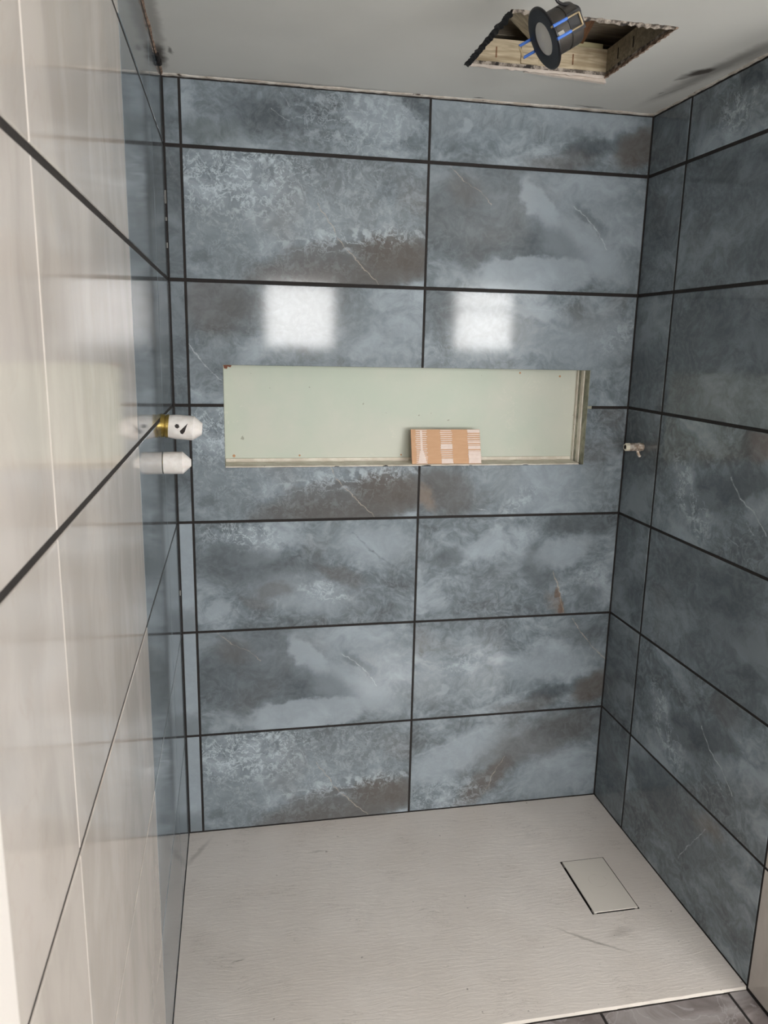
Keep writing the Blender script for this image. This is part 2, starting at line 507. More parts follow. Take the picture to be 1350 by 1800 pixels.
def flat_xy(t):
    """object coordinates with z removed"""
    s = t.n('ShaderNodeSeparateXYZ')
    t.put(s.inputs[0], t.n('ShaderNodeTexCoord').outputs['Object'])
    c = t.n('ShaderNodeCombineXYZ')
    t.put(c.inputs[0], s.outputs[0])
    t.put(c.inputs[1], s.outputs[1])
    return c.outputs[0]


# painted ceiling with damp and scorch marks
M_CEIL, t, b = material('ceiling_paint', 0.75)
xy = flat_xy(t)
col = t.mix(t.rng(t.noise(xy, 2.5, 4), 0.35, 0.65), rgb(212, 212, 206), rgb(220, 220, 214))
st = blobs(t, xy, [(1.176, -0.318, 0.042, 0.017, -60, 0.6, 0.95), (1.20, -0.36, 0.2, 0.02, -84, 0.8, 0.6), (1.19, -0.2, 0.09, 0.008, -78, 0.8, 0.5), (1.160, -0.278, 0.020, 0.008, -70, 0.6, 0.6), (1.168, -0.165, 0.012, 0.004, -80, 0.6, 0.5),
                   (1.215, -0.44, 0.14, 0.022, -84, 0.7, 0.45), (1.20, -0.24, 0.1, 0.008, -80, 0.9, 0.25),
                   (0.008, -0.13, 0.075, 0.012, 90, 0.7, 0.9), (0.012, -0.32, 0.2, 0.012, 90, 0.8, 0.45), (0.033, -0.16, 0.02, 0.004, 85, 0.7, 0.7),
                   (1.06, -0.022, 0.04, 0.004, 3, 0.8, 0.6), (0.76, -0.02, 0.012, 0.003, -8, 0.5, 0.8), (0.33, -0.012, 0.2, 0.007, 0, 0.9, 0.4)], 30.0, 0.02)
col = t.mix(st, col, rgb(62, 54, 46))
t.put(b.inputs['Base Color'], col)
t.put(b.inputs['Normal'], t.bump(t.noise(xy, 60.0, 3), 0.08, 0.001))

# cracked paint and filler where the ceiling meets the tiles
M_LIP, t, b = material('ceiling_filler', 0.8)
tc = t.n('ShaderNodeTexCoord').outputs['Object']
col = t.mix(t.rng(t.noise(tc, 22.0, 5, 0.65), 0.4, 0.62), rgb(178, 168, 156), rgb(212, 206, 197))
col = t.mix(t.rng(t.noise(tc, 34.0, 4, 0.6), 0.60, 0.70), col, rgb(70, 60, 50))
t.put(b.inputs['Base Color'], col)

# white shower tray with a fine split-slate relief
M_TRAY, t, b = material('shower_tray_stone', 0.42)
xy = flat_xy(t)
w = t.vmath('ADD', xy, t.vmath('SCALE', t.noise(xy, 7.0, 3, color=True), scale=0.05))
rip = t.noise(t.mapping(w, rot=(0, 0, math.radians(30)), scale=(1.0, 6.0, 1.0)), 40.0, 4, 0.6, 0.7)
rip2 = t.noise(t.mapping(w, rot=(0, 0, math.radians(34)), scale=(1.0, 9.0, 1.0)), 13.0, 5, 0.65, 1.0)
hh = t.math('ADD', t.math('MULTIPLY', rip, 0.5), rip2)
t.put(b.inputs['Normal'], t.bump(hh, 0.42, 0.0018))
col = t.mix(t.rng(t.noise(xy, 3.0, 4), 0.35, 0.65), rgb(215, 207, 200), rgb(223, 216, 210))
cr = t.rng(t.math('ABSOLUTE', t.math('SUBTRACT', rip2, 0.46)), 0.012, 0.0)
crm = t.rng(t.noise(xy, 9.0, 3), 0.5, 0.66)
col = t.mix(t.math('MULTIPLY', t.math('MULTIPLY', cr, crm), 0.7), col, rgb(120, 110, 101))
sp = t.rng(t.noise(xy, 52.0, 2), 0.72, 0.76)
col = t.mix(t.math('MULTIPLY', sp, 0.6), col, rgb(116, 108, 100))
sm = blobs(t, xy, [(0.96, -0.57, 0.07, 0.003, -35, 0.8, 0.5), (0.03, -0.09, 0.05, 0.006, 60, 0.9, 0.35), (0.133, -0.494, 0.012, 0.002, 20, 0.7, 0.6),
                   (1.04, -0.56, 0.03, 0.01, 15, 0.9, 0.25), (0.35, -0.14, 0.02, 0.004, 0, 0.9, 0.3)], 18.0, 0.02)
col = t.mix(sm, col, rgb(104, 98, 90))
t.put(b.inputs['Base Color'], col)

M_COVER, t, b = material('drain_cover_white', 0.4)
xy = flat_xy(t)
ring = t.math('ABSOLUTE', t.math('SUBTRACT', t.vmath('LENGTH', t.mapping(xy, (0.004, 0.012, 0), (0, 0, 0), (1, 1, 1), 'TEXTURE')), 0.024))
rm = t.math('MULTIPLY', t.rng(ring, 0.0012, 0.0), t.rng(t.noise(xy, 40.0, 2), 0.46, 0.6))
col = t.mix(t.math('MULTIPLY', rm, 0.35), rgb(216, 210, 201), rgb(150, 140, 130))
t.put(b.inputs['Base Color'], col)
t.put(b.inputs['Normal'], t.bump(t.noise(xy, 80.0, 3), 0.1, 0.001))

# pale green moisture board
M_GREEN, t, b = material('green_board', 0.75)
tc = t.n('ShaderNodeTexCoord').outputs['Object']
c = t.noise(tc, 3.0, 5, 0.6)
col = t.mix(t.rng(c, 0.36, 0.64), rgb(194, 204, 190), rgb(204, 207, 195))
sc = t.rng(t.math('ABSOLUTE', t.math('SUBTRACT', t.noise(tc, 8.0, 5, 0.6, 1.0), 0.5)), 0.006, 0.0)
scm = t.rng(t.noise(tc, 5.0, 2), 0.55, 0.65)
col = t.mix(t.math('MULTIPLY', t.math('MULTIPLY', sc, scm), 0.5), col, rgb(222, 220, 208))
col = t.mix(t.math('MULTIPLY', t.rng(t.noise(tc, 46.0, 2), 0.72, 0.76), 0.6), col, rgb(128, 126, 108))
t.put(b.inputs['Base Color'], col)

M_CREAM, t, b = material('cream_board_edge', 0.7)
tc = t.n('ShaderNodeTexCoord').outputs['Object']
col = t.mix(t.rng(t.noise(tc, 18.0, 5, 0.65), 0.4, 0.6), rgb(214, 205, 190), rgb(232, 226, 213))
col = t.mix(t.rng(t.noise(tc, 30.0, 4, 0.65), 0.69, 0.72), col, rgb(84, 76, 62))
t.put(b.inputs['Base Color'], col)
M_JAMB, t, b = material('grey_green_jamb', 0.75)
tc = t.n('ShaderNodeTexCoord').outputs['Object']
col = t.mix(t.rng(t.noise(tc, 24.0, 5, 0.65), 0.35, 0.65), rgb(128, 130, 114), rgb(170, 168, 150))
t.put(b.inputs['Base Color'], col)
M_CHIP_GAP = material('dark_chip_and_gap', 0.9, color=rgb(30, 24, 22))[0]  # near-black for chips and for shade painted into gaps
M_RUST = material('rusty_screw', 0.6, color=rgb(196, 150, 112))[0]
M_RUSTB = material('rusty_bracket', 0.8, color=rgb(112, 66, 46))[0]

M_WALLP, t, b = material('painted_wall', 0.7)
tc = t.n('ShaderNodeTexCoord').outputs['Object']
t.put(b.inputs['Base Color'], t.mix(t.noise(tc, 3.0, 4), rgb(206, 202, 196), rgb(216, 212, 206)))
M_TRIM = material('white_gloss_trim', 0.35, color=rgb(232, 227, 222))[0]
M_FRAME = material('white_window_frame', 0.35, color=rgb(226, 224, 220))[0]

# thin clear window pane
M_PANE = bpy.data.materials.new('window_pane')
M_PANE.use_nodes = True
t = NT(M_PANE.node_tree)
for nd in list(M_PANE.node_tree.nodes):
    M_PANE.node_tree.nodes.remove(nd)
ou = t.n('ShaderNodeOutputMaterial')
tr = t.n('ShaderNodeBsdfTransparent')
gl = t.n('ShaderNodeBsdfGlossy')
gl.inputs['Roughness'].default_value = 0.02
mx = t.n('ShaderNodeMixShader')
mx.inputs[0].default_value = 0.05
t.put(mx.inputs[1], tr.outputs[0])
t.put(mx.inputs[2], gl.outputs[0])
t.put(ou.inputs[0], mx.outputs[0])

M_CAPW, t, b = material('white_plastic_cap', 0.3)
tc = t.n('ShaderNodeTexCoord').outputs['Object']
col = t.mix(t.rng(t.noise(tc, 60.0, 4), 0.4, 0.65), rgb(226, 221, 216), rgb(238, 234, 230))
t.put(b.inputs['Base Color'], col)
b.inputs['Subsurface Weight'].default_value = 0.15
b.inputs['Subsurface Radius'].default_value = (0.01, 0.008, 0.006)
M_INK = material('black_print', 0.6, color=rgb(38, 30, 28))[0]
M_BRASS, t, b = material('brass', 0.28, 1.0)
tc = t.n('ShaderNodeTexCoord').outputs['Object']
t.put(b.inputs['Base Color'], t.mix(t.noise(tc, 90.0, 4), rgb(170, 140, 66), rgb(206, 184, 110)))
M_NICKEL, t, b = material('dusty_nickel', 0.42, 0.45)
tc = t.n('ShaderNodeTexCoord').outputs['Object']
t.put(b.inputs['Base Color'], t.mix(t.rng(t.noise(tc, 120.0, 4), 0.4, 0.6), rgb(176, 156, 138), rgb(230, 220, 210)))
M_PTFE = material('thread_tape', 0.6, color=rgb(226, 220, 200))[0]

M_CARD, t, b = material('brown_board', 0.85)
tc = t.n('ShaderNodeTexCoord').outputs['Object']
t.put(b.inputs['Base Color'], t.mix(t.noise(t.mapping(tc, scale=(1, 1, 6)), 30.0, 4), rgb(196, 154, 118), rgb(212, 172, 138)))
M_CARDE = material('brown_board_edge', 0.9, color=rgb(120, 96, 74))[0]
M_GLUE, t, b = material('tile_adhesive', 0.8)
tc = t.n('ShaderNodeTexCoord').outputs['Object']
t.put(b.inputs['Base Color'], t.mix(t.noise(tc, 90.0, 4), rgb(222, 202, 190), rgb(240, 226, 218)))

M_BLACK, t, b = material('black_lamp_metal', 0.38, color=rgb(24, 24, 27))
M_LAMPB, t, b = material('lamp_body_dark', 0.45, 0.4)
tc = t.n('ShaderNodeTexCoord').outputs['Object']
t.put(b.inputs['Base Color'], t.mix(t.noise(tc, 30.0, 3), rgb(52, 50, 48), rgb(84, 80, 75)))
M_LENS = material('frosted_lens', 0.3, color=rgb(196, 194, 188))[0]
M_STEEL = material('steel_wire', 0.35, 0.8, color=rgb(190, 172, 140))[0]
M_BLUE = material('blue_sleeve', 0.45, color=rgb(66, 112, 196))[0]
M_PAPER = material('paper_label', 0.7, color=rgb(206, 204, 198))[0]


def wood(name, c1, c2, scale=(1, 12, 12), rough=0.7):
    m, t, b = material(name, rough)
    tc = t.n('ShaderNodeTexCoord').outputs['Object']
    n1 = t.noise(t.mapping(tc, scale=scale), 9.0, 5, 0.6, 0.6)
    n2 = t.noise(tc, 14.0, 4, 0.6)
    col = t.mix(t.rng(n1, 0.3, 0.7), c1, c2)
    col = t.mix(t.math('MULTIPLY', t.rng(n2, 0.52, 0.7), 0.5), col, c1)
    t.put(b.inputs['Base Color'], col)
    return m


M_PLY = wood('pale_plywood', rgb(150, 134, 106), rgb(206, 192, 164))
M_PLYD = wood('dull_plywood', rgb(112, 103, 86), rgb(160, 148, 124))
M_TIMBER = wood('brown_joist', rgb(100, 66, 42), rgb(140, 100, 68))
M_DECK = wood('dark_deck_board', rgb(140, 130, 114), rgb(186, 174, 154))
M_BATTEN = material('pale_batten', 0.7, color=rgb(214, 206, 164))[0]
M_TORN, t, b = material('torn_plasterboard', 0.9)
tc = t.n('ShaderNodeTexCoord').outputs['Object']
col = t.mix(t.rng(t.noise(tc, 60.0, 5, 0.7), 0.4, 0.62), rgb(86, 78, 70), rgb(178, 168, 156))
col = t.mix(t.rng(t.noise(tc, 38.0, 4, 0.6), 0.54, 0.64), col, rgb(44, 40, 38))
t.put(b.inputs['Base Color'], col)
M_TORNR, t, b = material('torn_brown_paper', 0.9)
tc = t.n('ShaderNodeTexCoord').outputs['Object']
col = t.mix(t.rng(t.noise(tc, 70.0, 5, 0.7), 0.4, 0.6), rgb(104, 82, 68), rgb(164, 142, 124))
t.put(b.inputs['Base Color'], col)
M_TAR, t, b = material('black_membrane', 0.7)
tc = t.n('ShaderNodeTexCoord').outputs['Object']
t.put(b.inputs['Base Color'], t.mix(t.rng(t.noise(tc, 70.0, 5, 0.7), 0.5, 0.7), rgb(22, 21, 21), rgb(78, 76, 74)))
M_PLASTER, t, b = material('plaster_edge', 0.8)
tc = t.n('ShaderNodeTexCoord').outputs['Object']
t.put(b.inputs['Base Color'], t.mix(t.noise(tc, 50.0, 4), rgb(186, 172, 160), rgb(226, 218, 208)))


# ------------------------------------------------------------------ mesh helpers
def link(name, me, mats, parent=None, loc=None, mat=None):
    o = bpy.data.objects.new(name, me)
    COL.objects.link(o)
    if parent is not None:
        o.parent = parent
    if mat is not None:
        o.matrix_local = mat
    elif loc is not None:
        o.location = loc
    for m in (mats or []):
        if m.name not in me.materials:
            me.materials.append(m)
    return o


def mesh(name, verts, faces, smooth=False):
    me = bpy.data.meshes.new(name)
    me.from_pydata([tuple(v) for v in verts], [], faces)
    me.update()
    if smooth:
        for p in me.polygons:
            p.use_smooth = True
    return me


class MB:
    """collects shapes, links them as one mesh object"""

    def __init__(self):
        self.v, self.f, self.mi, self.cur = [], [], [], 0

    def add(self, vs, fs):
        b = len(self.v)
        self.v += [Vector(x) for x in vs]
        self.f += [tuple(i + b for i in f) for f in fs]
        self.mi += [self.cur] * len(fs)

    def box(self, x0, x1, y0, y1, z0, z1, bev=0.0):
        if bev <= 0:
            vs = [(x, y, z) for z in (z0, z1) for y in (y0, y1) for x in (x0, x1)]
            self.add(vs, [(0, 2, 3, 1), (4, 5, 7, 6), (0, 1, 5, 4), (2, 6, 7, 3), (0, 4, 6, 2), (1, 3, 7, 5)])
            return self
        bm = bmesh.new()
        bmesh.ops.create_cube(bm, size=1)
        for v in bm.verts:
            v.co = Vector(((x0 + x1) / 2 + v.co.x * (x1 - x0), (y0 + y1) / 2 + v.co.y * (y1 - y0), (z0 + z1) / 2 + v.co.z * (z1 - z0)))
        bmesh.ops.bevel(bm, geom=bm.edges[:], offset=bev, segments=2, affect='EDGES', profile=0.5)
        bm.verts.index_update()
        self.add([v.co.copy() for v in bm.verts], [[v.index for v in f.verts] for f in bm.faces])
        bm.free()
        return self

    def lathe(self, prof, seg=32, mat=None, cap=True):
        """profile [(r, z)] turned about z, then moved by mat"""
        vs, fs = [], []
        for (r, z) in prof:
            for k in range(seg):
                a = 2 * math.pi * k / seg
                vs.append(Vector((r * math.cos(a), r * math.sin(a), z)))
        for i in range(len(prof) - 1):
            for k in range(seg):
                k2 = (k + 1) % seg
                fs.append((i * seg + k, i * seg + k2, (i + 1) * seg + k2, (i + 1) * seg + k))
        if cap:
            fs.append(tuple(reversed(range(seg))))
            fs.append(tuple((len(prof) - 1) * seg + k for k in range(seg)))
        if mat is not None:
            vs = [mat @ v for v in vs]
        self.add(vs, fs)
        return self

    def tube(self, pts, r, seg=10, mat=None):
        pts = [Vector(p) for p in pts]
        vs, fs = [], []
        ref = Vector((0.31, 0.52, 0.8))
        for i, p in enumerate(pts):
            d = (pts[min(i + 1, len(pts) - 1)] - pts[max(i - 1, 0)]).normalized()
            a = d.cross(ref).normalized()
            b = d.cross(a)
            for k in range(seg):
                t = 2 * math.pi * k / seg
                vs.append(p + a * (r * math.cos(t)) + b * (r * math.sin(t)))
        for i in range(len(pts) - 1):
            for k in range(seg):
                k2 = (k + 1) % seg
                fs.append((i * seg + k, i * seg + k2, (i + 1) * seg + k2, (i + 1) * seg + k))
        fs.append(tuple(reversed(range(seg))))
        fs.append(tuple((len(pts) - 1) * seg + k for k in range(seg)))
        if mat is not None:
            vs = [mat @ v for v in vs]
        self.add(vs, fs)
        return self

    def build(self, name, mats, parent=None, origin=None, smooth=False, mat=None):
        if not isinstance(mats, (list, tuple)):
            mats = [mats]
        og = Vector(origin) if origin is not None else Vector((0, 0, 0))
        me = bpy.data.meshes.new(name)
        me.from_pydata([tuple(v - og) for v in self.v], [], self.f)
        bm = bmesh.new()
        bm.from_mesh(me)
        bmesh.ops.recalc_face_normals(bm, faces=bm.faces)
        bm.to_mesh(me)
        bm.free()
        for m in mats:
            me.materials.append(m)
        for p, i in zip(me.polygons, self.mi):
            p.material_index = i
            p.use_smooth = smooth
        o = bpy.data.objects.new(name, me)
        COL.objects.link(o)
        if smooth:
            try:
                me.set_sharp_from_angle(angle=math.radians(26))
            except Exception:
                pass
        if parent is not None:
            o.parent = parent
        if mat is not None:
            o.matrix_local = mat
        else:
            o.location = og
        return o


def struct(o):
    o['kind'] = 'structure'
    return o


def tag(o, label, cat, grp=None):
    o['label'] = label
    o['category'] = cat
    if grp:
        o['group'] = grp
    return o


def empty(name, loc, rot=None):
    o = bpy.data.objects.new(name, None)
    o.empty_display_size = 0.05
    COL.objects.link(o)
    o.location = loc
    if rot is not None:
        o.rotation_euler = rot
    return o


ROT = {'back': Matrix.Identity(3), 'left': Matrix.Rotation(math.radians(90), 3, 'Z'),
       'right': Matrix.Rotation(math.radians(-90), 3, 'Z'), 'floor': Matrix.Rotation(math.radians(-90), 3, 'X')}
_tile_cache = {}
BEV = 0.0011
THICK = 0.009


def tile(parent, face, poly, to_world, mat, body, uv0=(0, 0), flip=False, tilt=0.0012, name='tile'):
    """one wall tile: polygon in the plane of the wall (a to the viewer's right, z up), bevelled edge, real thickness"""
    xs = [p[0] for p in poly]
    zs = [p[1] for p in poly]
    cx, cz = (min(xs) + max(xs)) / 2, (min(zs) + max(zs)) / 2
    loc = [(x - cx, z - cz) for x, z in poly]
    key = (tuple((round(a, 4), round(b, 4)) for a, b in loc), mat.name, round(cx - uv0[0], 4), round(cz - uv0[1], 4), flip)
    me = _tile_cache.get(key)
    if me is None:
        n = len(loc)
        ins = []
        for i in range(n):
            p0, p1, p2 = Vector(loc[i - 1]), Vector(loc[i]), Vector(loc[(i + 1) % n])
            d1, d2 = (p1 - p0).normalized(), (p2 - p1).normalized()
            n1, n2 = Vector((-d1.y, d1.x)), Vector((-d2.y, d2.x))
            ins.append(p1 + (n1 + n2) * BEV)
        vs = [(p.x, 0, p.y) for p in ins] + [(p[0], BEV, p[1]) for p in loc] + [(p[0], THICK, p[1]) for p in loc]
        fs = [tuple(range(n))]
        for i in range(n):
            j = (i + 1) % n
            fs.append((i, n + i, n + j, j))
            fs.append((n + i, 2 * n + i, 2 * n + j, n + j))
        fs.append(tuple(2 * n + i for i in reversed(range(n))))
        me = mesh(name, vs, fs)
        me.materials.append(mat)
        me.materials.append(body)
        uvl = me.uv_layers.new(name='UVMap')
        for p in me.polygons:
            if p.index > 0:
                k = (p.index - 1) % 2
                p.material_index = 0 if (k == 0 and p.index <= 2 * n) else 1
            for li in p.loop_indices:
                v = me.vertices[me.loops[li].vertex_index].co
                u, w = v.x + cx - uv0[0], v.z + cz - uv0[1]
                uvl.data[li].uv = (0.604 - u, 0.305 - w) if flip else (u, w)
        _tile_cache[key] = me
    o = bpy.data.objects.new(name, me)
    COL.objects.link(o)
    o.parent = parent
    R = ROT[face].to_4x4()
    if tilt:
        R = R @ Matrix.Rotation(rnd.uniform(-tilt, tilt), 4, 'X') @ Matrix.Rotation(rnd.uniform(-tilt, tilt), 4, 'Z')
    M = Matrix.Translation(Vector(to_world(cx, cz))) @ R
    o.matrix_local = M
    return o


def rect(a0, a1, z0, z1):
    return [(a0, z0), (a1, z0), (a1, z1), (a0, z1)]


# ------------------------------------------------------------------ room shell
GV = 0.0030                                                     # half width of the upright joints
GHS = [0.0042, 0.0043, 0.0038, 0.0035, 0.0033, 0.0032]          # half widths of the level joints, top to bottom
RZ = [(ROWS[0] + GHS[0], ZC - 0.002)] + [(ROWS[i + 1] + GHS[i + 1], ROWS[i] - GHS[i]) for i in range(5)] + [(0.0025, ROWS[5] - GHS[5])]
RB = [ROWS[0], ROWS[1], ROWS[2], ROWS[3], ROWS[4], ROWS[5], ROWS[5] - 0.305]     # print origin of each row
NX0, NX1, NZ0, NZ1 = 0.125, 1.122, 1.055, 1.318
ND = 0.072
SETBACK = 0.0014

# --- back wall with its niche
mb = MB()
mb.box(-0.12, NX0, SETBACK, 0.16, -0.05, CEIL)
mb.box(NX1, XW + 0.12, SETBACK, 0.16, -0.05, CEIL)
mb.box(NX0, NX1, SETBACK, 0.16, -0.05, NZ0)
mb.box(NX0, NX1, SETBACK, 0.16, NZ1, CEIL)
wall_back = struct(mb.build('wall_back', M_GROUT))

bw = lambda a, z: (a, 0.0, z)
PR_L = ['C', 'A', 'D', 'A', 'G', 'B', 'A']
PR_R = ['E', 'B', 'K', 'F', 'H', 'E', 'I']
for r, (z0, z1) in enumerate(RZ):
    # narrow strip in the left corner
    tile(wall_back, 'back', rect(0.0035, XA - GV, z0, z1), bw, ONYX['S' if r > 3 else 'X'], M_BODY, (-0.3, RB[r]))
    for (a0, a1, uvx, pr) in ((XA + GV, XB - GV, XA, PR_L[r]), (XB + GV, XW - 0.0016, XB, PR_R[r])):
        poly = rect(a0, a1, z0, z1)
        left = a0 < 0.3
        if r == 2:       # niche cut out of the lower edge
            if left:
                poly = [(a0, z0), (NX0, z0), (NX0, NZ1), (a1, NZ1), (a1, z1), (a0, z1)]
            else:
                poly = [(a0, NZ1), (NX1, NZ1), (NX1, z0), (a1, z0), (a1, z1), (a0, z1)]
        elif r == 3:     # niche cut out of the upper edge
            if left:
                poly = [(a0, z0), (a1, z0), (a1, NZ0), (NX0, NZ0), (NX0, z1), (a0, z1)]
            else:
                poly = [(a0, z0), (a1, z0), (a1, z1), (NX1, z1), (NX1, NZ0), (a0, NZ0)]
        tile(wall_back, 'back', poly, bw, ONYX[pr], M_BODY, (uvx, RB[r]), tilt=0.0008)

# niche lining
MB().box(NX0 - 0.02, NX1 + 0.02, ND, ND + 0.012, NZ0 - 0.02, NZ1 + 0.02).build('niche_panel', M_GREEN, wall_back, (0.62, ND, 1.18))
# sill: ragged cream board edge
mb = MB()
xs = [NX0 + 0.001 + (NX1 - NX0 - 0.014) * k / 60 for k in range(61)]
vs, fs = [], []
for x in xs:
    j = rnd.uniform(-0.0012, 0.0012)
    zt = NZ0 + 0.0035 + rnd.uniform(-0.0008, 0.0006)
    vs += [(x, 0.0035 + j, NZ0 - 0.003), (x, 0.003 + j, zt - 0.001), (x, 0.006 + j, zt), (x, ND, zt + 0.002), (x, ND, NZ0 - 0.003)]
for k in range(60):
    for q in range(5):
        fs.append((k * 5 + q, (k + 1) * 5 + q, (k + 1) * 5 + (q + 1) % 5, k * 5 + (q + 1) % 5))
fs += [(0, 1, 2, 3, 4), tuple(300 + q for q in (4, 3, 2, 1, 0))]
mb.add(vs, fs)
mb.build('niche_sill', M_CREAM, wall_back, (0.62, 0.03, NZ0))
MB().box(NX0 + 0.001, NX1 - 0.012, ND - 0.006, ND, NZ0 + 0.004, NZ0 + 0.014, 0.001).build('back_bead', M_CREAM, wall_back, (0.62, ND, NZ0))
# right jamb in layers
MB().box(NX1 - 0.0008, NX1 + 0.012, 0.001, 0.03, NZ0, NZ1).build('jamb_board', M_JAMB, wall_back, (NX1, 0.01, 1.18))
MB().box(NX1 - 0.004, NX1 + 0.012, 0.031, 0.050, NZ0, NZ1, 0.0012).build('jamb_bead', M_CREAM, wall_back, (NX1, 0.04, 1.18))
MB().box(NX1 - 0.0055, NX1 + 0.012, 0.0525, 0.058, NZ0, NZ1, 0.0006).build('jamb_bead', M_JAMB, wall_back, (NX1, 0.05, 1.18))
MB().box(NX1 - 0.008, NX1 + 0.012, 0.060, ND, NZ0, NZ1, 0.0012).build('jamb_bead', M_CREAM, wall_back, (NX1, 0.06, 1.18))
MB().box(NX1 - 0.0005, NX1 + 0.014, 0.028, 0.064, NZ0, NZ1).build('jamb_backing', M_CHIP_GAP, wall_back, (NX1, 0.04, 1.18))
MB().box(NX0 - 0.012, NX0 + 0.0004, 0.002, ND, NZ0, NZ1).build('jamb_board', M_JAMB, wall_back, (NX0, 0.03, 1.18))
MB().box(NX0, NX1, 0.002, ND, NZ1 - 0.0004, NZ1 + 0.012).build('niche_head', M_JAMB, wall_back, (0.62, 0.03, NZ1))
# rusty bracket in the upper left corner, screws, chips
mb = MB()
mb.add([(NX0 + 0.001, 0.004, NZ1), (NX0 + 0.022, 0.004, NZ1), (NX0 + 0.019, 0.004, NZ1 - 0.006), (NX0 + 0.012, 0.004, NZ1 - 0.004), (NX0 + 0.010, 0.004, NZ1 - 0.010), (NX0 + 0.003, 0.004, NZ1 - 0.009),
        (NX0 + 0.001, 0.03, NZ1), (NX0 + 0.022, 0.03, NZ1), (NX0 + 0.019, 0.03, NZ1 - 0.006), (NX0 + 0.012, 0.03, NZ1 - 0.004), (NX0 + 0.010, 0.03, NZ1 - 0.010), (NX0 + 0.003, 0.03, NZ1 - 0.009)],
       [(0, 1, 2, 3, 4, 5), (11, 10, 9, 8, 7, 6)] + [(i, (i + 1) % 6, 6 + (i + 1) % 6, 6 + i) for i in range(6)])
mb.build('corner_bracket', M_RUSTB, wall_back, (NX0, 0.01, NZ1))
for (x, z, r) in ((0.148, 1.076, 0.004), (0.324, 1.076, 0.0026), (0.607, 1.076, 0.0022), (0.944, 1.306, 0.0026), (1.064, 1.298, 0.003)):
    m4 = Matrix.Translation((x, ND, z)) @ Matrix.Rotation(math.radians(90), 4, 'X')
    MB().lathe([(r, -0.001), (r, 0.0006), (r * 0.72, 0.0013), (r * 0.3, 0.0008)], 14).build('screw', M_RUST, wall_back, mat=m4)
for (x, w, h) in ((0.417, 0.018, 0.004), (0.549, 0.016, 0.006), (0.665, 0.03, 0.005), (0.79, 0.012, 0.003), (0.95, 0.02, 0.003)):
    mb = MB()
    pts = []
    for k in range(9):
        a = 2 * math.pi * k / 9
        rr = rnd.uniform(0.6, 1.1)
        pts.append((x + math.cos(a) * w / 2 * rr, math.sin(a) * h / 2 * rr + NZ0))
    mb.add([(p[0], 0.0014, p[1]) for p in pts] + [(p[0], 0.006, p[1]) for p in pts],
           [tuple(range(9)), tuple(reversed(range(9, 18)))] + [(i, (i + 1) % 9, 9 + (i + 1) % 9, 9 + i) for i in range(9)])
    mb.build('chip', M_CHIP_GAP, wall_back, (x, 0.002, NZ0))

# --- left wall: blue onyx in the shower, cream tiles towards the door
wall_left = struct(MB().box(-0.12, -SETBACK, -1.72, 0.0, -0.05, CEIL).build('wall_left', M_GROUT))
lw = lambda a, z: (0.0, a, z)
YS = [-0.295, -0.750, -1.349, -1.953]
for r, (z0, z1) in enumerate(RZ):
    zz0 = z0 - 0.004 if r == 6 else z0
    tile(wall_left, 'left', rect(YS[0] + GV * 0.6, -0.0035, zz0, z1), lw, ONYX['X'], M_BODY, (-0.6, RB[r]), tilt=0.0006)
    tile(wall_left, 'left', rect(YS[1] + 0.0012, YS[0] - GV * 0.6, zz0, z1), lw, ONYX['X'], M_BODY, (YS[1], RB[r]), tilt=0.0006)
    tile(wall_left, 'left', rect(YS[2] + 0.0011, YS[1] - 0.0012, zz0, z1), lw, M_WHITE, M_BODYW, (YS[2], RB[r]), tilt=0.0006)
    tile(wall_left, 'left', rect(-1.715, YS[2] - 0.0011, zz0, z1), lw, M_WHITE, M_BODYW, (YS[3], RB[r]), tilt=0.0006)
# white painted upright by the doorway
trim_1 = struct(MB().box(0.0, 0.018, -1.72, -1.6105, -0.0055, CEIL, 0.003).build('trim_1', M_TRIM, origin=(0, -1.66, 0)))
wall_entry = struct(MB().box(-0.12, 0.0, YR, -1.72, -0.05, CEIL).build('wall_entry', M_WALLP))

# --- right wall
wall_right = struct(MB().box(XW + SETBACK, XW + 0.12, NIB_Y, 0.0, -0.05, CEIL).build('wall_right', M_GROUT))
rw = lambda a, z: (XW, -a, z)
SJ, EJ = 0.1766, 0.7561
PR_RW = ['N', 'X', 'X', 'J', 'X', 'J', 'M']
for r, (z0, z1) in enumerate(RZ):
    zz0 = z0 - 0.004 if r == 6 else z0
    tile(wall_right, 'right', rect(0.0016, SJ - 0.0042, z0, z1), rw, ONYX['X'], M_BODY, (-0.4, RB[r]))
    tile(wall_right, 'right', rect(SJ + 0.0042, EJ - GV, z0, z1), rw, ONYX[PR_RW[r]], M_BODY, (SJ, RB[r]))
    tile(wall_right, 'right', rect(EJ + GV, -NIB_Y - 0.001, zz0, z1), rw, M_WHITE, M_BODYW, (EJ, RB[r]))
wall_return = struct(MB().box(XW + 0.12, XR + 0.12, NIB_Y, NIB_Y + 0.12, -0.05, CEIL).box(XW + SETBACK, XW + 0.12, NIB_Y - 0.006, NIB_Y, -0.05, CEIL).build('wall_return', M_WALLP))


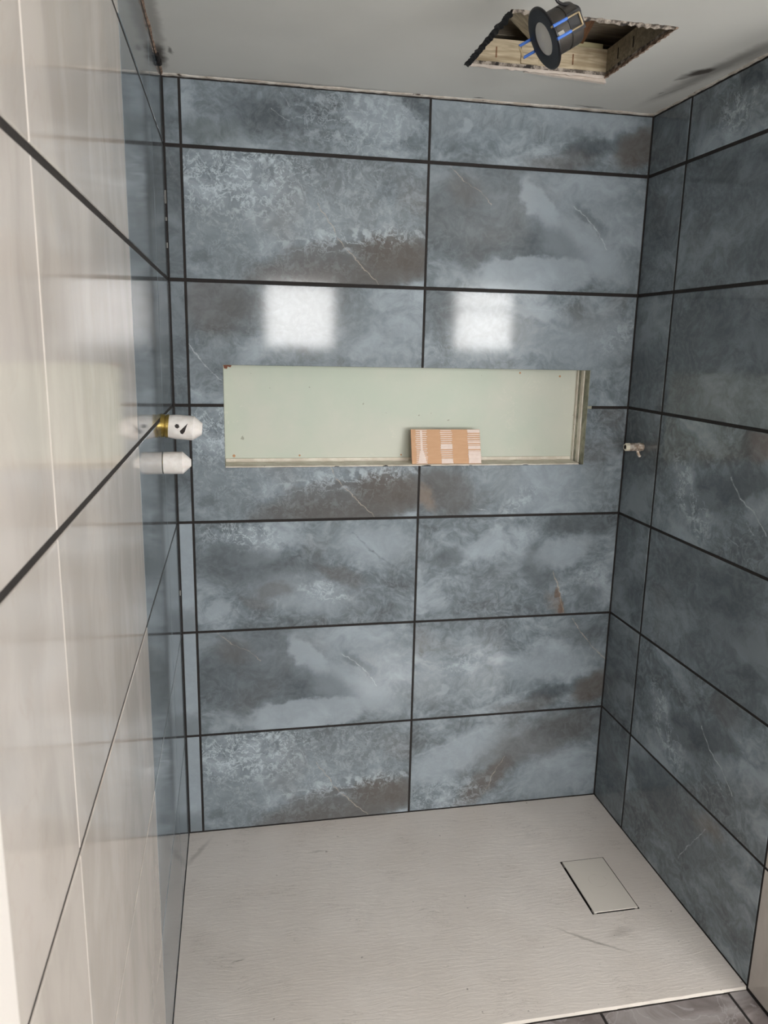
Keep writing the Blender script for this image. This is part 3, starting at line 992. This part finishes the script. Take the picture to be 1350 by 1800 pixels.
# --- walls behind the camera, with the two upper windows and two lower ones added for light
def window(n, face, a0, a1, z0, z1, transom=None):
    """frame and pane in an opening; face 'rear' lies in x, 'side' lies in y"""
    fr = MB()
    e = 0.035
    w = lambda p, q, c0, c1: (fr.box(p, q, YR - 0.10, YR - 0.06, c0, c1, 0.003) if face == 'rear' else fr.box(XR + 0.06, XR + 0.10, p, q, c0, c1, 0.003))
    w(a0, a0 + e, z0, z1)
    w(a1 - e, a1, z0, z1)
    w(a0 + e, a1 - e, z0, z0 + e)
    w(a0 + e, a1 - e, z1 - e, z1)
    if transom:
        w(a0 + e, a1 - e, transom - 0.009, transom + 0.009)
    og = ((a0 + a1) / 2, YR - 0.08, z0) if face == 'rear' else (XR + 0.08, (a0 + a1) / 2, z0)
    f = struct(fr.build('window_%d' % n, M_FRAME, origin=og))
    pm = MB()
    if face == 'rear':
        pm.add([(a0 + e, YR - 0.08, z0 + e), (a1 - e, YR - 0.08, z0 + e), (a1 - e, YR - 0.08, z1 - e), (a0 + e, YR - 0.08, z1 - e)], [(0, 1, 2, 3)])
    else:
        pm.add([(XR + 0.08, a0 + e, z0 + e), (XR + 0.08, a1 - e, z0 + e), (XR + 0.08, a1 - e, z1 - e), (XR + 0.08, a0 + e, z1 - e)], [(0, 1, 2, 3)])
    p = pm.build('pane', M_PANE, f)
    p.location = -Vector(og)


def wall_with_openings(x0, x1, z0, z1, holes):
    xs_ = sorted({x0, x1} | {h[k] for h in holes for k in (0, 1)})
    zs_ = sorted({z0, z1} | {h[k] for h in holes for k in (2, 3)})
    b_ = MB()
    for i in range(len(xs_) - 1):
        for k in range(len(zs_) - 1):
            xm, zm = (xs_[i] + xs_[i + 1]) / 2, (zs_[k] + zs_[k + 1]) / 2
            if not any(h[0] < xm < h[1] and h[2] < zm < h[3] for h in holes):
                b_.box(xs_[i], xs_[i + 1], YR - 0.12, YR, zs_[k], zs_[k + 1])
    return b_


wall_rear = struct(wall_with_openings(-0.12, XR + 0.12, -0.05, CEIL, WINDOWS_PLUS_ADDED).build('wall_rear', M_WALLP))
for n_, (a_, c_, d_, e_) in enumerate(WINDOWS_PLUS_ADDED):
    window(n_ + 1, 'rear', a_, c_, d_, e_, transom=1.60 if n_ == 1 else None)  # the lower pair is added for its light
wall_side = struct(MB().box(XR, XR + 0.12, YR, NIB_Y, -0.05, CEIL).build('wall_side', M_WALLP))

# --- floor and floor tiles
FZ = -0.006
floor = struct(MB().box(0, XR, YR, TRAY_Y - 0.001, -0.1, FZ - SETBACK).box(0, XW, TRAY_Y - 0.001, 0.0, -0.1, -0.035).build('floor', M_GROUT))
fw = lambda a, z: (a, z, FZ)
cols = [0.0] + [0.285 + 0.304 * k for k in range(8)] + [XR]
rws = [-0.7595, -1.364, -1.968, -2.572, YR]
for i in range(len(cols) - 1):
    if cols[i + 1] - cols[i] < 0.02:
        continue
    for j in range(4):
        if cols[i] >= XW - 0.06 and rws[j] > NIB_Y and cols[i + 1] > XW + 0.01:
            zt = NIB_Y - 0.007
        else:
            zt = rws[j] - 0.002
        if cols[i] < XW < cols[i + 1] and j == 0:      # tile notched round the end of the shower wall
            tile(floor, 'floor', [(cols[i] + 0.003, rws[1] + 0.002), (cols[i + 1] - 0.003, rws[1] + 0.002), (cols[i + 1] - 0.003, NIB_Y - 0.007),
                                  (XW - 0.002, NIB_Y - 0.007), (XW - 0.002, rws[0]), (cols[i] + 0.003, rws[0])], fw, M_FLOORT, M_BODY, (cols[i], rws[1]), name='floor_tile')
            continue
        tile(floor, 'floor', rect(cols[i] + 0.003, cols[i + 1] - 0.003, rws[j + 1] + 0.002, zt), fw, M_FLOORT, M_BODY, (cols[i], rws[j + 1]), name='floor_tile')


# --- ceiling with the torn opening
def jag(p, q, n, amp):
    out = []
    d = Vector(q) - Vector(p)
    nn = Vector((-d.y, d.x)).normalized()
    for k in range(n):
        s = k / n
        a = 0 if k == 0 else rnd.uniform(-amp, amp)
        v = Vector(p) + d * s + nn * a
        out.append((v.x, v.y))
    return out


HX0, HX1, HY0, HY1 = 0.659, 0.992, -0.530, -0.230
hole = jag((HX0, HY0), (HX1, HY0), 16, 0.0025) + jag((HX1, HY0), (HX1, HY1), 16, 0.003) + jag((HX1, HY1), (HX0, HY1), 14, 0.0012) + jag((HX0, HY1), (HX0, HY0), 18, 0.0025)
outer = [(-0.12, YR - 0.12), (XR + 0.12, YR - 0.12), (XR + 0.12, 0.16), (-0.12, 0.16)]
tri = tessellate_polygon([[Vector((x, y, 0)) for x, y in outer], [Vector((x, y, 0)) for x, y in hole]])
allp = outer + hole
nP = len(allp)
CT = 0.0125
vs = [(x, y, CEIL) for x, y in allp] + [(x, y, CEIL + CT) for x, y in allp]
fs = [tuple(t_) for t_ in tri] + [tuple(i + nP for i in reversed(t_)) for t_ in tri]
mi = [0] * len(fs)
nh = len(hole)
for k in range(nh):
    a, c = 4 + k, 4 + (k + 1) % nh
    fs.append((a, c, c + nP, a + nP))
    mi.append(1)
for k in range(4):
    a, c = k, (k + 1) % 4
    fs.append((a, c, c + nP, a + nP))
    mi.append(0)
mb = MB()
mb.v = [Vector(v) for v in vs]
mb.f, mb.mi = fs, mi
ceiling = struct(mb.build('ceiling', [M_CEIL, M_TORN]))


def ribbon(name, mat, pts, inner, wid, wamp, z, drop, n=3):
    """ragged torn strip that follows an edge of the opening; inner = direction into the opening"""
    inner = Vector(inner)
    mb = MB()
    vs, fs = [], []
    for p in pts:
        w0 = wid + rnd.uniform(-wamp, wamp)
        w1 = wid * 0.5 + rnd.uniform(0, wamp)
        b = Vector((p[0], p[1], z))
        dz = rnd.uniform(-0.001, 0.001)
        vs += [b - inner * w0 + Vector((0, 0, 0.0003)), b + Vector((0, 0, -0.0016 + dz)), b + inner * w1 + Vector((0, 0, -drop + dz * 2)),
               b + inner * (w1 - 0.001) + Vector((0, 0, 0.004)), b - inner * w0 + Vector((0, 0, 0.002))]
    m = len(pts)
    for k in range(m - 1):
        for q in range(5):
            fs.append((k * 5 + q, (k + 1) * 5 + q, (k + 1) * 5 + (q + 1) % 5, k * 5 + (q + 1) % 5))
    fs += [(0, 1, 2, 3, 4), tuple((m - 1) * 5 + q for q in (4, 3, 2, 1, 0))]
    mb.add(vs, fs)
    return mb.build(name, mat, ceiling, (pts[0][0], pts[0][1], z))


def line(p, q, n):
    return [(p[0] + (q[0] - p[0]) * k / n, p[1] + (q[1] - p[1]) * k / n) for k in range(n + 1)]


ribbon('torn_membrane', M_TAR, line((HX0 + 0.004, HY1 - 0.002), (HX0 + 0.003, HY0 + 0.012), 34), (1, 0, 0), 0.006, 0.004, CEIL, 0.006)
ribbon('torn_plaster', M_TORN, line((HX0 + 0.004, HY0 + 0.003), (HX1 - 0.004, HY0 + 0.003), 40), (0, 1, 0), 0.005, 0.003, CEIL, 0.004)
ribbon('torn_paper', M_TORNR, line((HX1 - 0.001, HY0 + 0.002), (HX1 - 0.001, HY1 - 0.004), 40), (-1, 0, 0), 0.005, 0.0025, CEIL, 0.003)
ribbon('torn_plaster', M_PLASTER, line((HX0 + 0.012, HY1 - 0.001), (HX1 - 0.002, HY1 - 0.001), 30), (0, -1, 0), 0.006, 0.0015, CEIL, 0.002)
# plaster flap sagging at the far right corner of the opening
mb = MB()
mb.add([(0.80, HY1 + 0.003, CEIL), (0.994, HY1 + 0.003, CEIL), (0.994, HY1 - 0.002, CEIL - 0.010), (0.80, HY1 - 0.001, CEIL - 0.001),
        (0.80, HY1 + 0.008, CEIL), (0.994, HY1 + 0.010, CEIL), (0.994, HY1 + 0.006, CEIL - 0.011), (0.80, HY1 + 0.006, CEIL - 0.002)],
       [(0, 1, 2, 3), (4, 7, 6, 5), (0, 3, 7, 4), (1, 5, 6, 2), (2, 6, 7, 3), (0, 4, 5, 1)])
mb.build('plaster_flap', M_PLASTER, ceiling, (0.9, HY1, CEIL))

# boards and joists above the opening
VB = CEIL + CT
VT = VB + 0.048
mb = MB().box(HX0 - 0.01, HX1 + 0.012, HY1 + 0.004, HY1 + 0.016, VB, VT)
far_board = mb.build('void_board', M_PLY, ceiling, (0.82, HY1 + 0.01, VB))
MB().box(HX1 + 0.002, HX1 + 0.014, HY0 - 0.03, HY1 + 0.003, VB, VT).build('void_board', M_PLYD, ceiling, (HX1, -0.38, VB))
MB().box(HX0 - 0.016, HX0 - 0.004, HY0 - 0.03, HY1 + 0.003, VB, VT).build('void_board', M_PLYD, ceiling, (HX0, -0.38, VB))
MB().box(HX0 - 0.01, HX1 + 0.012, HY0 - 0.044, HY0 - 0.032, VB, VT).build('void_board', M_PLYD, ceiling, (0.82, HY0, VB))
for (x, w) in ((0.733, 0.0016), (0.913, 0.0016)):
    MB().box(x - w, x + w, HY1 + 0.0034, HY1 + 0.0046, VB + 0.010, VB + 0.032, 0.0003).build('board_slot', M_TIMBER, far_board).location = -far_board.location
rb = [o for o in ceiling.children if o.name == 'void_board.001'][0]
for y in (-0.349, -0.281):
    MB().box(HX1 + 0.0014, HX1 + 0.0026, y - 0.002, y + 0.002, VB + 0.012, VB + 0.034, 0.0003).build('board_slot', M_CHIP_GAP, rb).location = -rb.location
# patch of pale ply behind the lamp
MB().box(0.79, 0.83, HY1 + 0.001, HY1 + 0.004, VB + 0.002, VB + 0.036, 0.0005).build('plywood_patch', M_PLY, ceiling, (0.81, HY1, VB))
# joist and battens crossing above, deck overhead
jm = Matrix.Translation((0.912, -0.24, 2.063)) @ Matrix.Rotation(math.radians(76), 4, 'Z')
MB().box(-0.45, 0.30, -0.022, 0.022, -0.014, 0.0145, 0.002).build('joist', M_TIMBER, ceiling, mat=jm)
jm = Matrix.Translation((0.955, -0.205, VT + 0.009)) @ Matrix.Rotation(math.radians(4), 4, 'Z')
MB().box(-0.035, 0.035, -0.008, 0.008, -0.007, 0.007, 0.001).build('batten', M_BATTEN, ceiling, mat=jm)
jm = Matrix.Translation((0.76, -0.30, VT + 0.012)) @ Matrix.Rotation(math.radians(50), 4, 'Z')
MB().box(-0.16, 0.16, -0.012, 0.012, -0.008, 0.008, 0.001).build('batten', M_PLYD, ceiling, mat=jm)
for k in range(8):
    y = -0.965 + 0.138 * k
    MB().box(0.30, 1.40, y, y + 0.134, 2.078, 2.098, 0.002).build('deck_board', M_DECK, ceiling, (0.85, y, 2.078))
mb = MB().box(0.28, 0.30, -0.97, 0.15, VB, 2.11).box(1.40, 1.42, -0.97, 0.15, VB, 2.11)
mb.box(0.28, 1.42, -0.99, -0.97, VB, 2.11).box(0.28, 1.42, 0.14, 0.16, VB, 2.11).box(0.28, 1.42, -0.99, 0.16, 2.101, 2.115)
mb.build('void_light_block', M_DECK, ceiling)  # unseen box added to keep outside light out of the void


# uneven filler bead where ceiling and tiles meet
def bead(p, q, inward, n, wid, name='filler_bead', mat=None):
    inward = Vector(inward)
    vs, fs = [], []
    for k in range(n + 1):
        s = k / n
        b = Vector((p[0] + (q[0] - p[0]) * s, p[1] + (q[1] - p[1]) * s, CEIL))
        w = wid * (1 + 0.35 * math.sin(k * 0.7) * math.sin(k * 0.23 + 1)) + rnd.uniform(-0.0008, 0.0008)
        d = 0.0038 + rnd.uniform(-0.0012, 0.0006)
        vs += [b + inward * w + Vector((0, 0, 0.001)), b + inward * (w * 0.7) + Vector((0, 0, -d * 0.6)), b + inward * 0.001 + Vector((0, 0, -d)), b + inward * 0.001 + Vector((0, 0, 0.001))]
    for k in range(n):
        for q_ in range(4):
            fs.append((k * 4 + q_, (k + 1) * 4 + q_, (k + 1) * 4 + (q_ + 1) % 4, k * 4 + (q_ + 1) % 4))
    mb = MB()
    mb.add(vs, fs + [(0, 1, 2, 3), tuple(n * 4 + q_ for q_ in (3, 2, 1, 0))])
    return mb.build(name, mat or M_LIP, ceiling, (p[0], p[1], CEIL), smooth=True)


bead((0.0, 0.0), (XW, 0.0), (0, -1, 0), 90, 0.010)
bead((XW, 0.0), (XW, NIB_Y), (-1, 0, 0), 60, 0.007)
bead((0.0, 0.0), (0.0, -1.6), (1, 0, 0), 90, 0.005, mat=M_TORNR)
# blackened gap at the left ceiling corner
for (y, l, r0) in ((-0.115, 0.05, 0.0045), (-0.09, 0.02, 0.006)):
    pts = [(0.004, y - l / 2 + l * k / 6, CEIL - 0.003) for k in range(7)]
    MB().tube(pts, r0, 7).build('burnt_gap', M_CHIP_GAP, ceiling, (0.004, y, CEIL))

# silicone line in the upright corners
for (x, nm) in ((0.0024, 'corner_grout'), (XW - 0.0012, 'corner_grout')):
    MB().box(x - 0.0024, x + 0.0012, -0.0008, 0.004, 0.0, ZC - 0.002).build(nm, M_GROUT, wall_back, (x, 0, 1))
for (z, l) in ((1.71, 0.03), (1.60, 0.012), (0.72, 0.014), (1.66, 0.008)):
    MB().box(0.0006, 0.0016, -0.0016, -0.0006, z - l / 2, z + l / 2, 0.0003).build('filler_speck', M_LENS, wall_back, (0.001, 0, z))

# ------------------------------------------------------------------ shower tray
tray = empty('shower_tray', (0, 0, 0))
tag(tray, 'wide low white slate-textured shower tray on the floor between the tiled walls', 'shower tray')
DX0, DX1, DY0, DY1 = 1.0035, 1.1316, -0.4915, -0.2882
# top surface with a hole, slightly dished towards the drain
gx = [0.0015] + [XW * k / 24 for k in range(1, 24)] + [XW - 0.0015]
gy = [TRAY_Y] + [TRAY_Y + (-TRAY_Y) * k / 16 for k in range(1, 16)] + [-0.0015]
gx = sorted(set([x for x in gx if min(abs(x - DX0), abs(x - DX1)) > 0.012] + [DX0, DX1]))
gy = sorted(set([y for y in gy if min(abs(y - DY0), abs(y - DY1)) > 0.012] + [DY0, DY1]))


def tz(x, y):
    dx, dy = (x - 1.067) / 1.1, (y + 0.39) / 0.45
    edge = min(x / 0.05, (XW - x) / 0.05, -y / 0.05, (y - TRAY_Y) / 0.05, 1.0)
    return -0.0022 * max(0.0, 1 - math.hypot(dx, dy)) * max(0.0, edge)


mb = MB()
idx = {}
vs, fs = [], []
for i, x in enumerate(gx):
    for j, y in enumerate(gy):
        jit = 0.0
        if j == 0 and 0 < i < len(gx) - 1:
            jit = rnd.uniform(-0.0008, 0.0012)
        idx[i, j] = len(vs)
        vs.append((x, y + jit, tz(x, y)))
for i in range(len(gx) - 1):
    for j in range(len(gy) - 1):
        cxm, cym = (gx[i] + gx[i + 1]) / 2, (gy[j] + gy[j + 1]) / 2
        if DX0 < cxm < DX1 and DY0 < cym < DY1:
            continue
        fs.append((idx[i, j], idx[i + 1, j], idx[i + 1, j + 1], idx[i, j + 1]))
top_n = len(vs)
bm = bmesh.new()
bv = [bm.verts.new(v) for v in vs]
for f in fs:
    bm.faces.new([bv[i] for i in f])
for v in [v for v in bm.verts if not v.link_faces]:
    bm.verts.remove(v)
be = [e for e in bm.edges if e.is_boundary]
ext = bmesh.ops.extrude_edge_only(bm, edges=be)
for v in [g for g in ext['geom'] if isinstance(g, bmesh.types.BMVert)]:
    v.co.z = -0.034
bmesh.ops.recalc_face_normals(bm, faces=bm.faces)
me = bpy.data.meshes.new('tray_slab')
bm.to_mesh(me)
bm.free()
me.materials.append(M_TRAY)
link('tray_slab', me, [], tray)
MB().box(DX0 - 0.004, DX1 + 0.004, DY0 - 0.004, DY1 + 0.004, -0.0345, -0.0085).build('drain_well', M_CHIP_GAP, tray, (1.067, -0.39, -0.03))
for (ex0, ex1, ey0, ey1) in ((DX0, DX1, DY1 - 0.0012, DY1 + 0.0002), (DX1 - 0.0012, DX1 + 0.0002, DY0, DY1), (DX0 - 0.0002, DX0 + 0.0008, DY0, DY1), (DX0, DX1, DY0 - 0.0002, DY0 + 0.0008)):
    MB().box(ex0, ex1, ey0, ey1, -0.0085, -0.0024).build('well_gap_shade', M_CHIP_GAP, tray, ((ex0 + ex1) / 2, (ey0 + ey1) / 2, -0.005))  # dark strips put in as the shade of the gap round the cover
tray_edge = MB()
for k in range(44):
    x0 = 0.002 + (XW - 0.004) * k / 44
    tray_edge.add([(x0, TRAY_Y + 0.0006, 0.0001), (x0 + (XW - 0.004) / 44, TRAY_Y + 0.0006, 0.0001), (x0 + (XW - 0.004) / 44, TRAY_Y - 0.0016 + rnd.uniform(-.0008, .0008), -0.0068), (x0, TRAY_Y - 0.0016, -0.0068)], [(0, 1, 2, 3)])
tray_edge.build('front_sealant', M_COVER, tray)

cover = empty('drain_cover', (1.0695, -0.3885, 0.0))
tag(cover, 'white rectangular drain cover plate sitting over the waste in the shower tray', 'drain cover')
MB().box(-0.0595, 0.0595, -0.0975, 0.0975, -0.0036, -0.0008, 0.0006).build('plate', M_COVER, cover)
for sx in (-1, 1):
    for sy in (-1, 1):
        MB().box(sx * 0.056 - 0.0035, sx * 0.056 + 0.0035, sy * 0.090 - 0.0075, sy * 0.090 + 0.0075, -0.0084, -0.0036, 0.0004).build('foot', M_COVER, cover)


# ------------------------------------------------------------------ pipe stubs on the left wall
def axis_x(loc, drop=0.0, yaw=0.0):
    """matrix that turns local z to point out of the left wall"""
    return Matrix.Translation(loc) @ Matrix.Rotation(yaw, 4, 'Z') @ Matrix.Rotation(math.radians(90) + drop, 4, 'Y')


s1 = empty('pipe_stub', (0.0, -0.342, 1.2015))
tag(s1, 'brass pipe stub with printed white plastic cap, upper one on the left wall', 'pipe stub')
ax = axis_x((0, 0, 0), math.radians(5))
MB().lathe([(0.0215, -0.004), (0.0245, -0.002), (0.0245, 0.006), (0.0225, 0.007), (0.0225, 0.0085), (0.0245, 0.0095), (0.0245, 0.015)], 36, ax).build('brass_collar', M_BRASS, s1, smooth=True)
cap1 = MB().lathe([(0.0235, 0.0135), (0.0240, 0.0150), (0.0258, 0.0300), (0.0258, 0.0650), (0.0125, 0.0832), (0.0010, 0.0832)], 40, ax).build('cap', M_CAPW, s1, smooth=True)


def on_cap(u, w, r=0.0266):
    """u along the cap, w round it (angle from the side that faces the camera)"""
    a = math.radians(-90) + w
    return ax @ Vector((r * math.cos(a) if False else -r * math.sin(w), -r * math.cos(w), u))


for shp in ([(0.028, 0.18), (0.031, 0.34), (0.036, 0.30), (0.038, 0.10), (0.034, -0.02), (0.030, 0.04)],
            [(0.039, -0.20), (0.045, 0.06), (0.054, 0.46), (0.051, 0.05), (0.049, -0.24), (0.045, -0.46), (0.041, -0.40)]):
    mb = MB()
    p1 = [on_cap(u, w) for u, w in shp]
    p0 = [on_cap(u, w, 0.0254) for u, w in shp]
    n = len(shp)
    mb.add(p1 + p0, [tuple(range(n)), tuple(reversed(range(n, 2 * n)))] + [(i, (i + 1) % n, n + (i + 1) % n, n + i) for i in range(n)])
    mb.build('printed_mark', M_INK, cap1)

s2 = empty('pipe_stub', (0.0, -0.338, 1.1215))
tag(s2, 'short plain white plastic pipe cap, lower one on the left wall', 'pipe stub')
ax2 = axis_x((0, 0, 0), 0.0)
MB().lathe([(0.0205, -0.004), (0.0205, 0.0015)], 32, ax2).build('pipe_end', M_BRASS, s2, smooth=True)
MB().lathe([(0.0228, 0.0006), (0.0236, 0.0015), (0.0238, 0.0300), (0.0238, 0.0405), (0.0075, 0.0578), (0.0010, 0.0578)], 36, ax2).build('cap', M_CAPW, s2, smooth=True)

# ------------------------------------------------------------------ water outlet on the right wall
el = empty('wall_outlet', (XW, -0.097, 1.1175))
tag(el, 'small dusty metal water outlet elbow sticking out of the right shower wall', 'pipe fitting')
axl = Matrix.Rotation(math.radians(-90), 4, 'Y')
MB().lathe([(0.0105, -0.004), (0.0105, 0.006), (0.0122, 0.007), (0.0122, 0.013), (0.0112, 0.014), (0.0108, 0.036), (0.0112, 0.037), (0.0112, 0.041)], 28, axl).build('body', M_NICKEL, el, smooth=True)
MB().lathe([(0.0104, 0.0405), (0.0108, 0.0410), (0.0108, 0.0505), (0.0098, 0.0515), (0.0066, 0.0515), (0.0060, 0.0460), (0.001, 0.0455)], 6, axl).build('hex_nut', M_PTFE, el)
MB().lathe([(0.0058, 0.0455), (0.0058, 0.0518), (0.0046, 0.0518), (0.0046, 0.046)], 20, axl).build('thread', M_CHIP_GAP, el, smooth=True)
MB().tube([(-0.014, 0, -0.006), (-0.013, -0.002, -0.014), (-0.011, -0.003, -0.020), (-0.007, -0.003, -0.0255)], 0.0042, 12).build('lever', M_NICKEL, el, smooth=True)

# ------------------------------------------------------------------ board offcut in the niche
cb = empty('board_offcut', (0.7235, 0.0085, NZ0 + 0.0045), (math.radians(-19), 0, math.radians(-0.4)))
tag(cb, 'brown board offcut with three ribbed white adhesive stripes standing in the niche', 'board')
w2, hh_, th = 0.0985, 0.0965, 0.004
mb = MB()
mb.cur = 0
mb.box(-w2, w2, 0, th, 0, hh_, 0.0004)
mb.build('board', [M_CARD], cb)
MB().box(-w2 - 0.0003, -w2 + 0.0004, 0.0003, th - 0.0003, 0.0003, hh_ - 0.0003).build('board_edge', M_CARDE, cb)
for (f0, f1, smear, spine) in ((0.065, 0.225, 0.30, True), (0.42, 0.59, 0.20, False), (0.815, 0.998, 0.85, False)):
    x0, x1 = -w2 + 2 * w2 * f0, -w2 + 2 * w2 * f1
    mb = MB()
    nr = 17
    for k in range(nr):
        z = 0.002 + (hh_ - 0.005) * k / (nr - 1)
        jx0, jx1 = rnd.uniform(-0.0012, 0.0012), rnd.uniform(-0.0018, 0.0018)
        h = 0.0016
        mb.add([(x0 + jx0, 0.0, z - h), (x1 + jx1, 0.0, z - h * 0.8), (x1 + jx1, 0.0, z + h), (x0 + jx0, 0.0, z + h),
                (x0 + jx0 + 0.001, -0.0016, z - h * 0.2), (x1 + jx1 - 0.001, -0.0014, z), (x1 + jx1 - 0.001, -0.0014, z + h * 0.3), (x0 + jx0 + 0.001, -0.0016, z + h * 0.3)],
               [(0, 3, 2, 1), (4, 5, 6, 7), (0, 1, 5, 4), (1, 2, 6, 5), (2, 3, 7, 6), (3, 0, 4, 7)])
    if spine:
        xm = (x0 + x1) / 2
        mb.box(xm - 0.003, xm + 0.003, -0.0012, 0, 0.001, hh_ - 0.002)
        mb.add([(xm - 0.011, -0.0014, 0.001), (xm + 0.013, -0.0014, 0.001), (xm + 0.004, -0.0014, 0.036), (xm - 0.004, -0.0014, 0.036),
                (xm - 0.012, 0, 0.001), (xm + 0.014, 0, 0.001), (xm + 0.005, 0, 0.037), (xm - 0.005, 0, 0.037)],
               [(0, 1, 2, 3), (0, 4, 5, 1), (1, 5, 6, 2), (2, 6, 7, 3), (3, 7, 4, 0)])
    else:
        spans = ((0.0, 0.012), (0.040, 0.055)) if smear < 0.5 else ((0.0, 0.034), (0.040, 0.05), (0.058, 0.062), (0.088, 0.0955))
        for (za, zb) in spans:
            mb.box(x0 + 0.0005, x1 - 0.0005, -0.0011, 0, za + 0.0005, zb)
    mb.build('adhesive_stripe', M_GLUE, cb)

# ------------------------------------------------------------------ downlight hanging from its cable
LO = Vector((0.660, -0.700, 1.8715))
vd = (LO - cam.matrix_world.translation).normalized()
vr = vd.cross(_u).normalized()
vu = vr.cross(vd)
nrm = (vr * -0.845 + vu * -0.33 - vd * 0.42).normalized()      # way the lens faces
zax = -nrm
cdir = (-vd - zax * (-vd).dot(zax)).normalized()              # side of the body turned to the viewer
xax = cdir
yax = zax.cross(xax)
LM = Matrix((xax, yax, zax)).transposed().to_4x4()
lamp = empty('downlight', LO)
tag(lamp, 'black round recessed downlight hanging loose on its cable below the ceiling opening', 'light')
MB().lathe([(0.0250, -0.0008), (0.0262, -0.0022), (0.0300, -0.0030), (0.0455, -0.0026), (0.0480, -0.0010), (0.0482, 0.0008), (0.0462, 0.0022), (0.0330, 0.0030)], 56, LM).build('flange', M_BLACK, lamp, smooth=True)
MB().lathe([(0.0262, 0.0010), (0.0262, -0.0010), (0.0246, -0.0016), (0.0010, -0.0018)], 40, LM).build('lens', M_LENS, lamp, smooth=True)
body = MB().lathe([(0.0335, 0.0025), (0.0335, 0.0300), (0.0320, 0.0305), (0.0320, 0.0325), (0.0335, 0.0330), (0.0330, 0.0500), (0.0315, 0.0540), (0.0280, 0.0565), (0.0080, 0.0580), (0.001, 0.0580)], 40, LM).build('body', M_LAMPB, lamp, smooth=True)
MB().box(0.0325, 0.0345, -0.0155, 0.0155, 0.030, 0.055, 0.0008).build('clip_bracket', M_BLACK, lamp, mat=LM)
mbp = MB()
mbp.box(0.0335, 0.0345, 0.016, 0.024, 0.006, 0.016)
mbp.build('paper_label', M_PAPER, lamp, mat=LM @ Matrix.Rotation(math.radians(-22), 4, 'Z'))
for sgn, zf in ((1, -0.004), (-1, -0.022)):
    rr = 0.046 * sgn
    hw = 0.0095
    wire = [(0.036 * sgn, -hw, 0.050), (rr, -hw, 0.040), (rr * 1.08, -hw, 0.020), (rr * 1.10, -hw, zf)]
    wire2 = [(p[0], -p[1], p[2]) for p in wire]
    cl = MB().tube(wire, 0.0013, 8, LM).tube(wire2, 0.0013, 8, LM).tube([wire[0], wire2[0]], 0.0016, 8, LM).build('spring_clip', M_STEEL, lamp, smooth=True)
    for wr in (wire, wire2):
        e0 = Vector(wr[2]).lerp(Vector(wr[1]), 0.1)
        MB().tube([e0, wr[2], wr[3]], 0.0024, 10, LM).build('blue_sleeve', M_BLUE, cl, smooth=True)
    if sgn < 0:
        MB().tube([wire[3], wire2[3]], 0.0018, 8, LM).build('clip_end', M_STEEL, cl, smooth=True)
    else:
        MB().tube([wire[3], (wire[3][0] - 0.003, -hw, wire[3][2] - 0.002)], 0.0015, 8, LM).build('clip_end', M_STEEL, cl, smooth=True)
back = LM @ Vector((0.0, 0.0, 0.057))
pts = [back - zax * 0.004, back + zax * 0.008, back + zax * 0.012 + Vector((-0.012, -0.012, 0.010)), Vector((0.010, -0.030, 0.042)), Vector((0.000, -0.035, 0.052)),
       Vector((-0.002, -0.035, 0.07)), Vector((-0.002, -0.035, CEIL - LO.z + 0.004))]
fine = []
for i in range(len(pts) - 1):
    p0, p1, p2, p3 = pts[max(i - 1, 0)], pts[i], pts[i + 1], pts[min(i + 2, len(pts) - 1)]
    for k in range(6):
        s = k / 6
        fine.append(0.5 * ((2 * p1) + (p2 - p0) * s + (2 * p0 - 5 * p1 + 4 * p2 - p3) * s * s + (3 * p1 - p0 - 3 * p2 + p3) * s ** 3))
fine.append(pts[-1])
MB().tube(fine, 0.0024, 10).build('cable', M_BLACK, lamp, smooth=True)
